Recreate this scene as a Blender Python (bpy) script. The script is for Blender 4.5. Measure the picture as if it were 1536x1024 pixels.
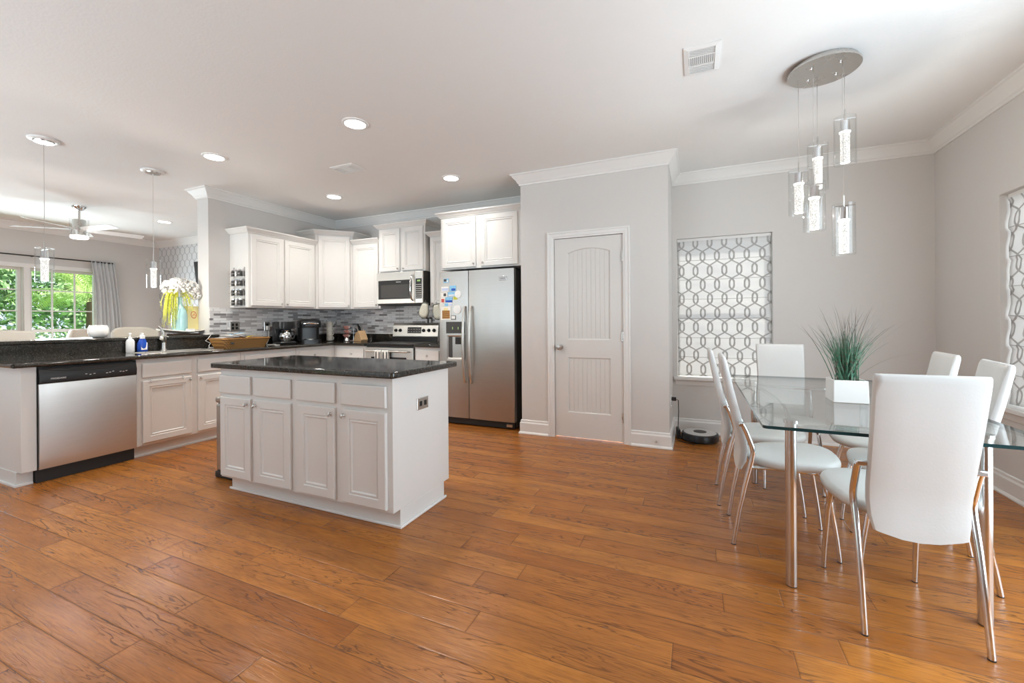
import bpy, bmesh, math, random
from mathutils import Matrix, Vector, Euler
from math import sin, cos, pi, radians, sqrt
random.seed(7)
S = bpy.context.scene
COL = S.collection
for o in list(bpy.data.objects): bpy.data.objects.remove(o)
# ------------------------------------------------------------------ camera
cam = bpy.data.cameras.new('camera'); camo = bpy.data.objects.new('camera', cam); COL.objects.link(camo)
cam.sensor_width = 36; cam.lens = 36 * 630.94 / 1536; cam.shift_y = -32.28 / 1536; cam.clip_start = .05
camo.matrix_world = Matrix.Translation((0, 0, 1.205)) @ Matrix.Rotation(.41204, 4, 'Z') @ Matrix.Rotation(pi / 2, 4, 'X') @ Matrix.Rotation(-.007085, 4, 'Z')
S.camera = camo
# ------------------------------------------------------------------ light
S.view_settings.view_transform = 'Standard'; S.view_settings.look = 'None'
S.view_settings.gamma = 1; S.view_settings.use_curve_mapping = False
S.view_settings.exposure = 0.45
S.cycles.max_bounces = 14; S.cycles.diffuse_bounces = 7; S.cycles.glossy_bounces = 5
S.cycles.transparent_max_bounces = 24; S.cycles.transmission_bounces = 8
S.cycles.use_denoising = True; S.cycles.sample_clamp_indirect = 6
S.cycles.caustics_reflective = False; S.cycles.caustics_refractive = False
W = bpy.data.worlds.new('sky'); S.world = W; W.use_nodes = True
bg = W.node_tree.nodes['Background']; bg.inputs[0].default_value = (.80, .91, 1, 1); bg.inputs[1].default_value = 1.0
def add_light(name, kind, loc, rot, energy, color=(1, 1, 1), **kw):
    l = bpy.data.lights.new(name, kind); l.energy = energy; l.color = color
    for k, v in kw.items(): setattr(l, k, v)
    o = bpy.data.objects.new(name, l); COL.objects.link(o); o.location = loc; o.rotation_euler = rot
    return o
sun = add_light('sun', 'SUN', (0, 0, 10), (radians(-32), radians(12), 0), 11.0, (1, .95, .86), angle=.02)
# daylight through the right patio door, then added fill lamps aimed at the ceiling
add_light('daylight_patio_door', 'AREA', (1.90, 1.85, 1.15), (0, radians(86), 0), 58, (.77, .905, 1), shape='RECTANGLE', size=2.1, size_y=1.75)
add_light('ceiling_fill_patio_door', 'AREA', (1.88, 1.85, .90), (0, radians(135), 0), 4, (.77, .905, 1), shape='RECTANGLE', size=1.6, size_y=1.75, spread=radians(125))  # added lamp tilted up to brighten the ceiling
add_light('ceiling_fill_rear', 'AREA', (-4.7, -2.85, 1.0), (radians(137), 0, 0), 108, (.77, .905, 1), shape='RECTANGLE', size=6.0, size_y=1.8, spread=radians(110))  # added unseen lamp behind the camera, aimed up as ceiling fill
add_light('daylight_living_window', 'AREA', (-9.18, 2.7, 1.45), (0, radians(-78), 0), 60, (.82, .93, 1), shape='RECTANGLE', size=1.2, size_y=1.9)
add_light('daylight_right_window', 'AREA', (2.13, 3.51, 1.32), (0, radians(90), 0), 8, (.92, .97, 1), shape='RECTANGLE', size=1.4, size_y=.95)
# ------------------------------------------------------------------ node helper
class G:
    def __init__(s, name):
        s.mt = bpy.data.materials.new(name); s.mt.use_nodes = True
        s.nt = s.mt.node_tree; s.n = s.nt.nodes; s.b = s.n['Principled BSDF']; s.out = s.n['Material Output']
    def put(s, sock, v):
        if isinstance(v, bpy.types.NodeSocket): s.nt.links.new(v, sock)
        elif v is not None:
            if hasattr(v, '__len__') and len(v) == 3 and sock.type == 'RGBA': v = (*v, 1)
            sock.default_value = v
    def m(s, op, *a):
        nd = s.n.new('ShaderNodeMath'); nd.operation = op
        for i, v in enumerate(a): s.put(nd.inputs[i], v)
        return nd.outputs[0]
    def co(s, kind='Object'): return s.n.new('ShaderNodeTexCoord').outputs[kind]
    def sep(s, v):
        nd = s.n.new('ShaderNodeSeparateXYZ'); s.put(nd.inputs[0], v); return nd.outputs
    def xyz(s, x, y, z=0):
        nd = s.n.new('ShaderNodeCombineXYZ')
        for i, v in enumerate((x, y, z)): s.put(nd.inputs[i], v)
        return nd.outputs[0]
    def noise(s, vec, scale=5, detail=2, rough=.5, dist=0, col=False):
        nd = s.n.new('ShaderNodeTexNoise'); s.put(nd.inputs['Vector'], vec)
        for k, v in (('Scale', scale), ('Detail', detail), ('Roughness', rough), ('Distortion', dist)): nd.inputs[k].default_value = v
        return nd.outputs[1 if col else 0]
    def white(s, vec):
        nd = s.n.new('ShaderNodeTexWhiteNoise'); nd.noise_dimensions = '3D'; s.put(nd.inputs['Vector'], vec); return nd.outputs[0]
    def voro(s, vec, scale, feature='F1', out=0):
        nd = s.n.new('ShaderNodeTexVoronoi'); nd.feature = feature; s.put(nd.inputs['Vector'], vec); nd.inputs['Scale'].default_value = scale
        return nd.outputs[out]
    def ramp(s, f, *st, const=False):
        nd = s.n.new('ShaderNodeValToRGB'); s.put(nd.inputs[0], f); e = nd.color_ramp.elements
        if const: nd.color_ramp.interpolation = 'CONSTANT'
        while len(e) < len(st): e.new(.5)
        for el, (p, c) in zip(e, st):
            el.position = p; el.color = (c, c, c, 1) if not hasattr(c, '__len__') else (*c, 1)
        return nd.outputs[0]
    def mix(s, f, a, b, mode='MIX'):
        nd = s.n.new('ShaderNodeMix'); nd.data_type = 'RGBA'; nd.blend_type = mode
        s.put(nd.inputs[0], f); s.put(nd.inputs[6], a); s.put(nd.inputs[7], b); return nd.outputs[2]
    def bump(s, h, strength=.3, dist=.01):
        nd = s.n.new('ShaderNodeBump'); nd.inputs['Strength'].default_value = strength; nd.inputs['Distance'].default_value = dist
        s.put(nd.inputs['Height'], h); s.put(s.b.inputs['Normal'], nd.outputs[0]); return nd.outputs[0]
    def set(s, **kw):
        for k, v in kw.items(): s.put(s.b.inputs[k.replace('_', ' ')], v)
        return s
def pm(name, c, rough=.5, metal=0, var=.04, scale=9, bump=0, bscale=60, spec=None, coat=0):
    """plain procedural paint / plastic / metal: a little mottling and fine bump"""
    g = G(name); v = g.co(); n = g.noise(v, scale, 3)
    g.set(Base_Color=g.mix(n, tuple(max(0, x * (1 - var)) for x in c), tuple(min(1, x * (1 + var)) for x in c)), Metallic=metal)
    g.set(Roughness=g.m('ADD', rough - .03, g.m('MULTIPLY', n, .06)))
    if spec is not None: g.set(Specular_IOR_Level=spec)
    if coat: g.set(Coat_Weight=coat)
    if bump: g.bump(g.noise(v, bscale, 2), bump, .002)
    return g.mt
def emit(name, c, strength, dots=None):
    g = G(name)
    col = (*c, 1)
    if dots:
        d = g.voro(g.co(), dots); st = g.ramp(d, (.10, .30), (.62, 1.0))
        g.put(g.b.inputs['Emission Strength'], g.m('MULTIPLY', st, strength))
    else: g.set(Emission_Strength=strength)
    g.set(Base_Color=tuple(x * .12 for x in c), Emission_Color=col)
    return g.mt
def thin_glass(name, tint=(.97, .99, .98), f0=.05, rough=.0, power=5):
    """clear pane: a faint tint and the mirror share of a glass surface, the same from both sides"""
    g = G(name); tr = g.n.new('ShaderNodeBsdfTransparent'); gl = g.n.new('ShaderNodeBsdfGlossy'); mx = g.n.new('ShaderNodeMixShader'); ge = g.n.new('ShaderNodeNewGeometry')
    vd = g.n.new('ShaderNodeVectorMath'); vd.operation = 'DOT_PRODUCT'; g.put(vd.inputs[0], ge.outputs['Normal']); g.put(vd.inputs[1], ge.outputs['Incoming'])
    fr = g.m('ADD', f0, g.m('MULTIPLY', 1 - f0, g.m('POWER', g.m('SUBTRACT', 1.0, g.m('ABSOLUTE', vd.outputs['Value'])), power)))
    n = g.noise(g.co(), 3, 1)
    g.put(tr.inputs[0], g.mix(n, tint, tuple(x * .985 for x in tint))); gl.inputs['Roughness'].default_value = rough
    g.put(mx.inputs[0], fr); g.put(mx.inputs[1], tr.outputs[0]); g.put(mx.inputs[2], gl.outputs[0]); g.put(g.out.inputs[0], mx.outputs[0])
    return g.mt
# ------------------------------------------------------------------ materials
M = {}
M['wall'] = pm('wall_paint', (.66, .64, .62), .75, var=.012, bump=.12, bscale=160)
M['ceil'] = pm('ceiling_paint', (.82, .82, .81), .9, var=.01, bump=.5, bscale=75)
M['trim'] = pm('white_trim', (.80, .795, .78), .35, var=.01)
M['cab'] = pm('cabinet_paint', (.735, .725, .705), .38, var=.015, scale=6)
M['doorp'] = pm('door_paint', (.72, .705, .68), .42, var=.01)
M['black'] = pm('black_plastic', (.012, .012, .013), .3)
M['blackm'] = pm('black_matte', (.018, .017, .017), .6)
M['dark'] = pm('dark_grey', (.05, .048, .045), .5)
M['chrome'] = pm('polished_chrome', (.78, .78, .79), .09, 1, var=.02)
M['nickel'] = pm('brushed_nickel', (.62, .60, .57), .28, 1)
M['steelleg'] = pm('satin_steel', (.66, .65, .64), .22, 1, var=.04)
M['white'] = pm('white_plastic', (.82, .82, .81), .35, var=.01)
M['ceramic'] = pm('white_ceramic', (.83, .82, .80), .2, var=.02)
M['cream'] = pm('cream_ceramic', (.80, .77, .70), .3, var=.03)
M['leather'] = pm('white_leather', (.65, .65, .64), .42, var=.02, bump=.12, bscale=140)
M['seatbottom'] = pm('grey_lining', (.22, .20, .18), .8)
M['glassT'] = thin_glass('table_glass', (.955, .975, .968), .055)
M['glassE'] = pm('glass_edge', (.012, .045, .05), .12, spec=.6)
M['glassC'] = thin_glass('clear_glass', (.985, .99, .99), .03)
M['pane'] = thin_glass('window_pane', (.98, .99, .99), .02)
M['cream_fab'] = pm('cream_upholstery', (.62, .57, .50), .85, var=.06, bump=.2, bscale=120)
M['curtain'] = pm('grey_curtain', (.55, .56, .57), .85, var=.06, scale=20, bump=.15, bscale=200)
M['paper'] = pm('paper', (.85, .84, .80), .7, var=.02)
M['teal'] = pm('teal_glass', (.34, .56, .58), .10, var=.22, coat=.5)
M['moss'] = pm('yellow_green_foliage', (.50, .52, .04), .6, var=.45, scale=60)
M['petal'] = pm('white_petals', (.85, .84, .82), .7, var=.06, scale=50)
M['yellow'] = pm('pale_yellow_card', (.83, .73, .36), .6, var=.05)
M['yellowd'] = pm('mustard_edge', (.62, .45, .07), .6)
M['red'] = pm('red_glaze', (.55, .07, .05), .3)
M['blue'] = pm('blue_plastic', (.01, .07, .45), .25, var=.1)
M['lblue'] = pm('light_blue_print', (.25, .55, .80), .5, var=.25, scale=40)
M['beech'] = pm('beech_block', (.50, .33, .18), .45, var=.18, scale=14)
M['mitt'] = pm('quilted_mitt', (.62, .62, .53), .9, var=.12, scale=40, bump=.5, bscale=50)
M['mittedge'] = pm('mitt_binding', (.16, .17, .15), .9)
M['iron'] = pm('black_iron', (.015, .014, .013), .45)
M['fanw'] = pm('fan_blade_white', (.80, .80, .79), .4)
M['bark'] = pm('bark', (.14, .09, .06), .9, var=.3, scale=14, bump=.6, bscale=25)
M['led'] = emit('led_diffuser', (1, .97, .92), 9)
M['core'] = emit('bubble_crystal', (1, .96, .90), .85, dots=120)
M['corew'] = emit('lamp_ring', (1, .97, .92), 2.5)
M['fanl'] = emit('fan_light', (1, .97, .92), 5)
M['ledg'] = emit('green_display', (.5, .8, .25), .5)
def m_steel(name, horiz=False, col=(.50, .475, .45)):
    g = G(name); v = g.sep(g.co())
    vec = g.xyz(g.m('MULTIPLY', v[0], 4 if horiz else 260), g.m('MULTIPLY', v[1], 4 if horiz else 260), g.m('MULTIPLY', v[2], 260 if horiz else 4))
    n = g.noise(vec, 1, 3); big = g.noise(g.xyz(g.m('MULTIPLY', v[0], 5), g.m('MULTIPLY', v[1], 5), g.m('MULTIPLY', v[2], .8)), 1, 2)
    g.set(Base_Color=g.mix(n, tuple(c * .93 for c in col), tuple(c * 1.07 for c in col)), Metallic=1.0, Roughness=g.m('ADD', .34, g.m('MULTIPLY', n, .10)))
    g.set(Anisotropic=.5)
    g.bump(g.m('ADD', g.m('MULTIPLY', n, .05), big), .22, .02)
    return g.mt
M['steel'] = m_steel('stainless_steel', True, (.66, .64, .615)); M['steelv'] = m_steel('stainless_vertical', True, (.51, .49, .465))
M['steell'] = m_steel('light_stainless', True, (.66, .64, .60))
def m_granite():
    g = G('black_granite'); v = g.co()
    a = g.ramp(g.noise(v, 120, 3, .6), (.50, 0), (.70, 1)); b = g.ramp(g.voro(v, 75), (.0, 1), (.20, 0)); c = g.noise(v, 22, 3)
    base = g.mix(c, (.010, .0095, .009), (.040, .036, .030))
    base = g.mix(g.m('MULTIPLY', a, .55), base, (.13, .12, .10)); base = g.mix(g.m('MULTIPLY', b, .35), base, (.32, .28, .21))
    g.set(Base_Color=base, Roughness=.07, Specular_IOR_Level=.6); return g.mt
M['granite'] = m_granite()
def m_floor():
    g = G('hickory_planks'); P = g.sep(g.co()); X, Y = P[0], P[1]
    PWD, PL = .1285, 1.25
    row = g.m('FLOOR', g.m('DIVIDE', Y, PWD)); fy = g.m('FRACT', g.m('DIVIDE', Y, PWD))
    off = g.white(g.xyz(row, 3.7, 1.1)); xs = g.m('ADD', g.m('DIVIDE', X, PL), g.m('MULTIPLY', off, 9.0))
    colm = g.m('FLOOR', xs); fx = g.m('FRACT', xs)
    rid = g.white(g.xyz(row, colm, 5.5)); rid2 = g.white(g.xyz(colm, row, 9.2))
    ox = g.m('MULTIPLY', rid, 40); oy = g.m('MULTIPLY', rid2, 30)
    # broad cathedral figure, fine pores, and cloudy tone along each board
    vec1 = g.xyz(g.m('ADD', g.m('MULTIPLY', X, 1.0), ox), g.m('ADD', g.m('MULTIPLY', Y, 9.0), oy), rid)
    n1 = g.noise(vec1, 1.0, 4, .55, .6)
    rings = g.m('ADD', g.m('MULTIPLY', g.m('SINE', g.m('MULTIPLY', n1, 110)), .5), .5)
    patch = g.ramp(g.noise(g.xyz(g.m('ADD', g.m('MULTIPLY', X, 2.3), oy), g.m('ADD', g.m('MULTIPLY', Y, 9), ox), 4), 1, 2), (.44, 0), (.60, 1))
    lines = g.m('MULTIPLY', g.ramp(rings, (.0, 1), (.13, .0)), patch)
    vec2 = g.xyz(g.m('ADD', g.m('MULTIPLY', X, 9), ox), g.m('ADD', g.m('MULTIPLY', Y, 150), oy), 0)
    pores = g.noise(vec2, 1.0, 3, .65, .3)
    vec3 = g.xyz(g.m('ADD', g.m('MULTIPLY', X, 1.6), oy), g.m('ADD', g.m('MULTIPLY', Y, 9), ox), 0)
    cloud = g.noise(vec3, 1, 4, .62, .8)
    base = g.mix(rid, (.375, .120, .017), (.520, .194, .031))
    base = g.mix(g.ramp(cloud, (.36, 0), (.72, .65)), base, (.20, .062, .013))
    base = g.mix(g.m('MULTIPLY', g.ramp(pores, (.45, 0), (.70, 1)), .50), base, (.095, .030, .009))
    base = g.mix(g.m('MULTIPLY', rings, .10), base, (.5, .19, .05))
    base = g.mix(g.m('MULTIPLY', lines, .60), base, (.045, .016, .008))
    knot = g.ramp(g.voro(g.xyz(g.m('MULTIPLY', X, 1.1), g.m('MULTIPLY', Y, 2.6), 3), 1.0), (.015, 1), (.06, 0))
    base = g.mix(g.m('MULTIPLY', knot, .8), base, (.03, .012, .008))
    ey = g.m('MINIMUM', fy, g.m('SUBTRACT', 1, fy)); ex = g.m('MULTIPLY', g.m('MINIMUM', fx, g.m('SUBTRACT', 1, fx)), PL / PWD)
    e_ = g.m('MINIMUM', ey, ex); seam = g.ramp(e_, (.005, 1), (.015, 0)); ease = g.ramp(e_, (.0, 0), (.045, 1))
    base = g.mix(g.m('MULTIPLY', seam, .65), base, (.05, .022, .012))
    scr = g.noise(g.xyz(g.m('ADD', g.m('MULTIPLY', X, 3.2), ox), g.m('ADD', g.m('MULTIPLY', Y, 22), oy), 2), 1, 3, .5, .6)
    h = g.m('ADD', g.m('ADD', g.m('MULTIPLY', ease, .5), g.m('MULTIPLY', scr, 1.15)), g.m('SUBTRACT', g.m('MULTIPLY', lines, -.40), g.m('MULTIPLY', pores, .30)))
    g.set(Base_Color=base, Roughness=g.m('ADD', .15, g.m('MULTIPLY', pores, .18)), Specular_IOR_Level=.36)
    g.bump(h, .50, .006); return g.mt
M['floor'] = m_floor()
def trellis(g, x, z, P, T, a, w, soft=.25):
    """interlocking ogee chain lines; returns 1 on a line"""
    A = P / 2 + a; ph = g.m('MULTIPLY', z, 2 * pi / T); sn = g.m('SINE', ph)
    sh = g.m('MULTIPLY', g.m('ADD', g.m('MULTIPLY', sn, 1.12), g.m('MULTIPLY', g.m('SINE', g.m('MULTIPLY', ph, 3)), .12)), A)
    def fam(off, sgn):
        q = g.m('DIVIDE', g.m('SUBTRACT', g.m('SUBTRACT', x, off), g.m('MULTIPLY', sh, sgn)), 2 * P)
        return g.m('MULTIPLY', g.m('ABSOLUTE', g.m('SUBTRACT', q, g.m('ROUND', q))), 2 * P)
    d = g.m('MINIMUM', fam(.5 * P, 1), fam(1.5 * P, -1))
    sl = g.m('MULTIPLY', g.m('COSINE', ph), A * 2 * pi / T * 1.15); d = g.m('DIVIDE', d, g.m('SQRT', g.m('ADD', 1, g.m('MULTIPLY', sl, sl))))
    return g.ramp(g.m('DIVIDE', d, w), (.5 - soft / 2, 1), (.5 + soft / 2, 0))
def m_shade(name, axis):
    g = G(name); uv = g.sep(g.co('UV'))
    t = trellis(g, uv[0], uv[1], .0685, .298, .021, .0150)
    n = g.noise(g.co(), 400, 2)
    c = g.mix(t, (.88, .88, .875), (.56, .55, .54)); c = g.mix(g.m('MULTIPLY', n, .12), c, (.5, .5, .49))
    df = g.n.new('ShaderNodeBsdfDiffuse'); tl = g.n.new('ShaderNodeBsdfTranslucent'); mx = g.n.new('ShaderNodeMixShader')
    g.put(df.inputs[0], c); g.put(tl.inputs[0], g.mix(t, (.84, .84, .835), (.46, .45, .44))); mx.inputs[0].default_value = .33
    g.put(mx.inputs[1], df.outputs[0]); g.put(mx.inputs[2], tl.outputs[0]); g.put(g.out.inputs[0], mx.outputs[0]); return g.mt
M['shade'] = m_shade('trellis_fabric', 0)
def m_wallpaper():
    g = G('trellis_wallpaper'); p = g.sep(g.co())
    t = trellis(g, p[0], p[2], .072, .235, .009, .013)
    g.set(Base_Color=g.mix(t, (.66, .67, .68), (.40, .41, .42)), Roughness=.6); return g.mt
M['wallpaper'] = m_wallpaper()
def m_tile(axis):
    g = G('mosaic_tile_' + 'xy'[axis]); p = g.sep(g.co()); u, z = p[axis], p[2]
    TH, TW = .0272, .150
    r = g.m('DIVIDE', z, TH); row = g.m('FLOOR', r); fr = g.m('FRACT', r)
    sh = g.m('MULTIPLY', g.m('MODULO', g.m('ABSOLUTE', row), 2), .5); uu = g.m('ADD', g.m('DIVIDE', u, TW), sh)
    # pointed ends: the joint leans with the height inside the row
    lean = g.m('MULTIPLY', g.m('ABSOLUTE', g.m('SUBTRACT', fr, .5)), .18)
    c = g.m('FLOOR', uu); fu = g.m('FRACT', uu)
    rid = g.white(g.xyz(row, c, 2.3)); rid2 = g.white(g.xyz(c, row, 7.7))
    col = g.ramp(rid, (0, (.17, .16, .165)), (.10, (.33, .315, .32)), (.26, (.55, .535, .54)), (.45, (.76, .75, .755)), (.66, (.93, .925, .92)), const=True)
    vein = g.noise(g.xyz(g.m('MULTIPLY', u, 30), g.m('MULTIPLY', z, 140), rid2), 1, 3); col = g.mix(g.m('MULTIPLY', vein, .35), col, (.5, .485, .49))
    eu = g.m('SUBTRACT', g.m('MULTIPLY', g.m('MINIMUM', fu, g.m('SUBTRACT', 1, fu)), 1), g.m('MULTIPLY', lean, .5)); ez = g.m('MULTIPLY', g.m('MINIMUM', fr, g.m('SUBTRACT', 1, fr)), TH / TW)
    gr = g.ramp(g.m('MINIMUM', eu, ez), (.006, 1), (.016, 0))
    col = g.mix(gr, col, (.62, .60, .59)); g.set(Base_Color=col, Roughness=g.m('ADD', .14, g.m('MULTIPLY', rid2, .2)))
    g.bump(g.m('SUBTRACT', 1, gr), .3, .002); return g.mt
M['tilex'] = m_tile(0); M['tiley'] = m_tile(1)
def m_wicker():
    g = G('woven_wicker'); p = g.sep(g.co()); a = g.m('SINE', g.m('ADD', g.m('MULTIPLY', p[1], 330), g.m('MULTIPLY', g.m('FLOOR', g.m('MULTIPLY', p[2], 90)), pi)))
    b = g.m('SINE', g.m('MULTIPLY', p[2], 560)); h = g.m('ADD', a, b)
    g.set(Base_Color=g.mix(g.ramp(h, (.0, 0), (.7, 1)), (.22, .09, .02), (.62, .33, .09)), Roughness=.5); g.bump(h, .6, .004); return g.mt
M['wicker'] = m_wicker()
def m_leaf(name, a, b):
    g = G(name); n = g.noise(g.co(), 1.6, 4); w = g.noise(g.co(), 25, 2)
    g.set(Base_Color=g.mix(g.ramp(n, (.35, 0), (.65, 1)), a, b), Roughness=.55)
    g.put(g.b.inputs['Subsurface Weight'], 0.0); return g.mt
M['leafA'] = m_leaf('bush_leaves', (.17, .36, .10), (.52, .68, .34)); M['leafB'] = m_leaf('tree_leaves', (.11, .25, .09), (.34, .52, .24))
M['leafC'] = m_leaf('palm_leaves', (.28, .45, .10), (.62, .74, .34)); M['lawn'] = m_leaf('lawn', (.10, .24, .05), (.20, .36, .09))
M['fold_shadow'] = pm('fold_shadow_grey', (.46, .455, .45), .8)  # grey standing in for shadow at the fabric folds
M['lightgrey'] = pm('silver_grey_plastic', (.60, .60, .59), .35, var=.02)
M['floret'] = pm('pale_blue_florets', (.55, .62, .82), .7, var=.1)
def m_grass():
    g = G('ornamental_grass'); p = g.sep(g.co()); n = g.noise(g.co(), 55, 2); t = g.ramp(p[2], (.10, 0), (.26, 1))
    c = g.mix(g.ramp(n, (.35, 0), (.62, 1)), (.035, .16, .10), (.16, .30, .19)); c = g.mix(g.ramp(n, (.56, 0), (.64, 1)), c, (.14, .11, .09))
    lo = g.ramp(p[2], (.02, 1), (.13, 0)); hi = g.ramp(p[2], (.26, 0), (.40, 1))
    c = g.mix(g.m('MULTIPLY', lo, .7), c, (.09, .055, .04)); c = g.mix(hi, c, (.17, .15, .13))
    g.set(Base_Color=c, Roughness=.55); return g.mt
M['grass'] = m_grass()
# ------------------------------------------------------------------ mesh helpers
PW = {}
class MB:
    def __init__(s): s.v = []; s.f = []; s.mi = []; s.uv = {}
    def add(s, vs, fs, mi=0):
        o = len(s.v); s.v += [tuple(v) for v in vs]
        for f in fs: s.f.append(tuple(i + o for i in f)); s.mi.append(mi)
        return s
    def box(s, x0, x1, y0, y1, z0, z1, mi=0):
        x0, x1 = min(x0, x1), max(x0, x1); y0, y1 = min(y0, y1), max(y0, y1); z0, z1 = min(z0, z1), max(z0, z1)
        v = [(x, y, z) for z in (z0, z1) for y in (y0, y1) for x in (x0, x1)]
        return s.add(v, [(0, 2, 3, 1), (4, 5, 7, 6), (0, 1, 5, 4), (2, 6, 7, 3), (0, 4, 6, 2), (1, 3, 7, 5)], mi)
    def prism(s, poly, z0, z1, mi=0, mside=None):
        n = len(poly); v = [(x, y, z0) for x, y in poly] + [(x, y, z1) for x, y in poly]
        a = sum(poly[i][0] * poly[(i + 1) % n][1] - poly[(i + 1) % n][0] * poly[i][1] for i in range(n))
        if a < 0: v = [(x, y, z0) for x, y in reversed(poly)] + [(x, y, z1) for x, y in reversed(poly)]
        s.add(v, [tuple(reversed(range(n))), tuple(range(n, 2 * n))], mi)
        o = len(s.v) - 2 * n
        for i in range(n):
            j = (i + 1) % n; s.f.append((o + i, o + j, o + n + j, o + n + i)); s.mi.append(mi if mside is None else mside)
        return s
    def rings(s, rs, mi=0, cap0=True, cap1=True, closed=True):
        n = len(rs[0]); o = len(s.v)
        for r in rs: s.v += [tuple(p) for p in r]
        for k in range(len(rs) - 1):
            for i in range(n if closed else n - 1):
                j = (i + 1) % n; s.f.append((o + k * n + i, o + k * n + j, o + (k + 1) * n + j, o + (k + 1) * n + i)); s.mi.append(mi)
        if cap0: s.f.append(tuple(o + i for i in reversed(range(n)))); s.mi.append(mi)
        if cap1: s.f.append(tuple(o + (len(rs) - 1) * n + i for i in range(n))); s.mi.append(mi)
        return s
    def lathe(s, prof, c=(0, 0, 0), seg=24, mi=0, cap0=True, cap1=True):
        return s.rings([[(c[0] + r * cos(2 * pi * i / seg), c[1] + r * sin(2 * pi * i / seg), c[2] + z) for i in range(seg)] for r, z in prof], mi, cap0, cap1)
    def tube(s, pts, r, seg=8, mi=0, sy=1.0, cap=True):
        pts = [Vector(p) for p in pts]; rs = []; n = len(pts)
        rad = r if hasattr(r, '__len__') else [r] * n
        t0 = (pts[1] - pts[0]).normalized(); up = Vector((0, 0, 1)) if abs(t0.z) < .9 else Vector((1, 0, 0))
        u = t0.cross(up).normalized()
        for i, p in enumerate(pts):
            t = (pts[min(i + 1, n - 1)] - pts[max(i - 1, 0)]).normalized()
            u = (u - t * u.dot(t)).normalized(); w = t.cross(u)
            rs.append([p + (u * cos(2 * pi * k / seg) + w * sin(2 * pi * k / seg) * sy) * rad[i] for k in range(seg)])
        return s.rings(rs, mi, cap, cap)
    def ball(s, c, r, seg=12, mi=0, sc=(1, 1, 1)):
        h = seg // 2; prof = [(max(1e-4, sin(pi * k / h)), -cos(pi * k / h)) for k in range(h + 1)]
        return s.rings([[(c[0] + r * sc[0] * a * cos(2 * pi * i / seg), c[1] + r * sc[1] * a * sin(2 * pi * i / seg), c[2] + r * sc[2] * b) for i in range(seg)] for a, b in prof], mi)
    def sweep(s, prof, path, z=0, mi=0, ends=True):
        """moulding: prof = [(out from wall, height)], path in plan with the room on its left"""
        P = [Vector(p) for p in path]; n = len(P); rs = []
        for i, p in enumerate(P):
            d0 = (P[i] - P[i - 1]).normalized() if i else None; d1 = (P[i + 1] - P[i]).normalized() if i < n - 1 else None
            n0 = Vector((-d0.y, d0.x)) if d0 else None; n1 = Vector((-d1.y, d1.x)) if d1 else None
            if n0 is None: m = n1
            elif n1 is None: m = n0
            else: m = (n0 + n1) / (1 + n0.dot(n1))
            rs.append([(p.x + m.x * a, p.y + m.y * a, z + b) for a, b in prof])
        return s.rings(rs, mi, ends, ends)
    def mapped(s, f):
        s.v = [tuple(f(*v)) for v in s.v]; return s
    def build(s, name, mat, parent=None, bev=0, smooth=False, world=True, seg=2, sub=0, ang=40):
        me = bpy.data.meshes.new(name); vs = s.v
        if parent is not None and world:
            inv = PW[parent.name].inverted(); vs = [tuple(inv @ Vector(v)) for v in vs]
        me.from_pydata(vs, [], s.f)
        for m in (mat if isinstance(mat, (list, tuple)) else [mat]): me.materials.append(m)
        for p, k in zip(me.polygons, s.mi): p.material_index = k
        if s.uv:
            l = me.uv_layers.new(name='UVMap')
            for lp in me.loops: l.data[lp.index].uv = s.uv[lp.vertex_index]
        bm = bmesh.new(); bm.from_mesh(me); bmesh.ops.recalc_face_normals(bm, faces=bm.faces); bm.to_mesh(me); bm.free()
        o = bpy.data.objects.new(name, me); COL.objects.link(o)
        if parent is not None: o.parent = parent; PW[o.name] = PW[parent.name]
        else: PW[o.name] = Matrix.Identity(4)
        if smooth:
            me.polygons.foreach_set('use_smooth', [True] * len(me.polygons)); me.set_sharp_from_angle(angle=radians(ang))
        if bev:
            b = o.modifiers.new('bevel', 'BEVEL'); b.width = bev; b.segments = seg; b.limit_method = 'ANGLE'; b.angle_limit = radians(40)
            me.polygons.foreach_set('use_smooth', [True] * len(me.polygons)); me.set_sharp_from_angle(angle=radians(35))
            b.harden_normals = False
        if sub:
            b = o.modifiers.new('sub', 'SUBSURF'); b.levels = sub; b.render_levels = sub
            me.polygons.foreach_set('use_smooth', [True] * len(me.polygons))
        return o
def mb(*boxes):
    m = MB()
    for b in boxes: m.box(*b)
    return m
def tag(o, label, cat, group=None):
    o['label'] = label; o['category'] = cat
    if group: o['group'] = group
    return o
def struct(name, m, mat, **kw):
    o = m.build(name, mat, **kw); o['kind'] = 'structure'; return o
def thing(name, label, cat, loc=(0, 0, 0), rz=0, group=None):
    o = bpy.data.objects.new(name, None); COL.objects.link(o); o.location = loc; o.rotation_euler = (0, 0, rz); o.empty_display_size = .1
    PW[o.name] = Matrix.Translation(loc) @ Matrix.Rotation(rz, 4, 'Z'); return tag(o, label, cat, group)
def solo(name, label, cat, m, mat, group=None, **kw): return tag(m.build(name, mat, **kw), label, cat, group)
def copy_tree(o, parent=None):
    c = o.copy(); COL.objects.link(c)
    if parent is not None: c.parent = parent; c.matrix_parent_inverse = o.matrix_parent_inverse
    for ch in list(o.children): copy_tree(ch, c)
    return c
def dup(root, loc, rz=0, label=None, group=None):
    c = copy_tree(root); c.location = loc; c.rotation_euler = (0, 0, rz); PW[c.name] = Matrix.Translation(loc) @ Matrix.Rotation(rz, 4, 'Z')
    if label: c['label'] = label
    if group: c['group'] = group
    return c
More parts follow.
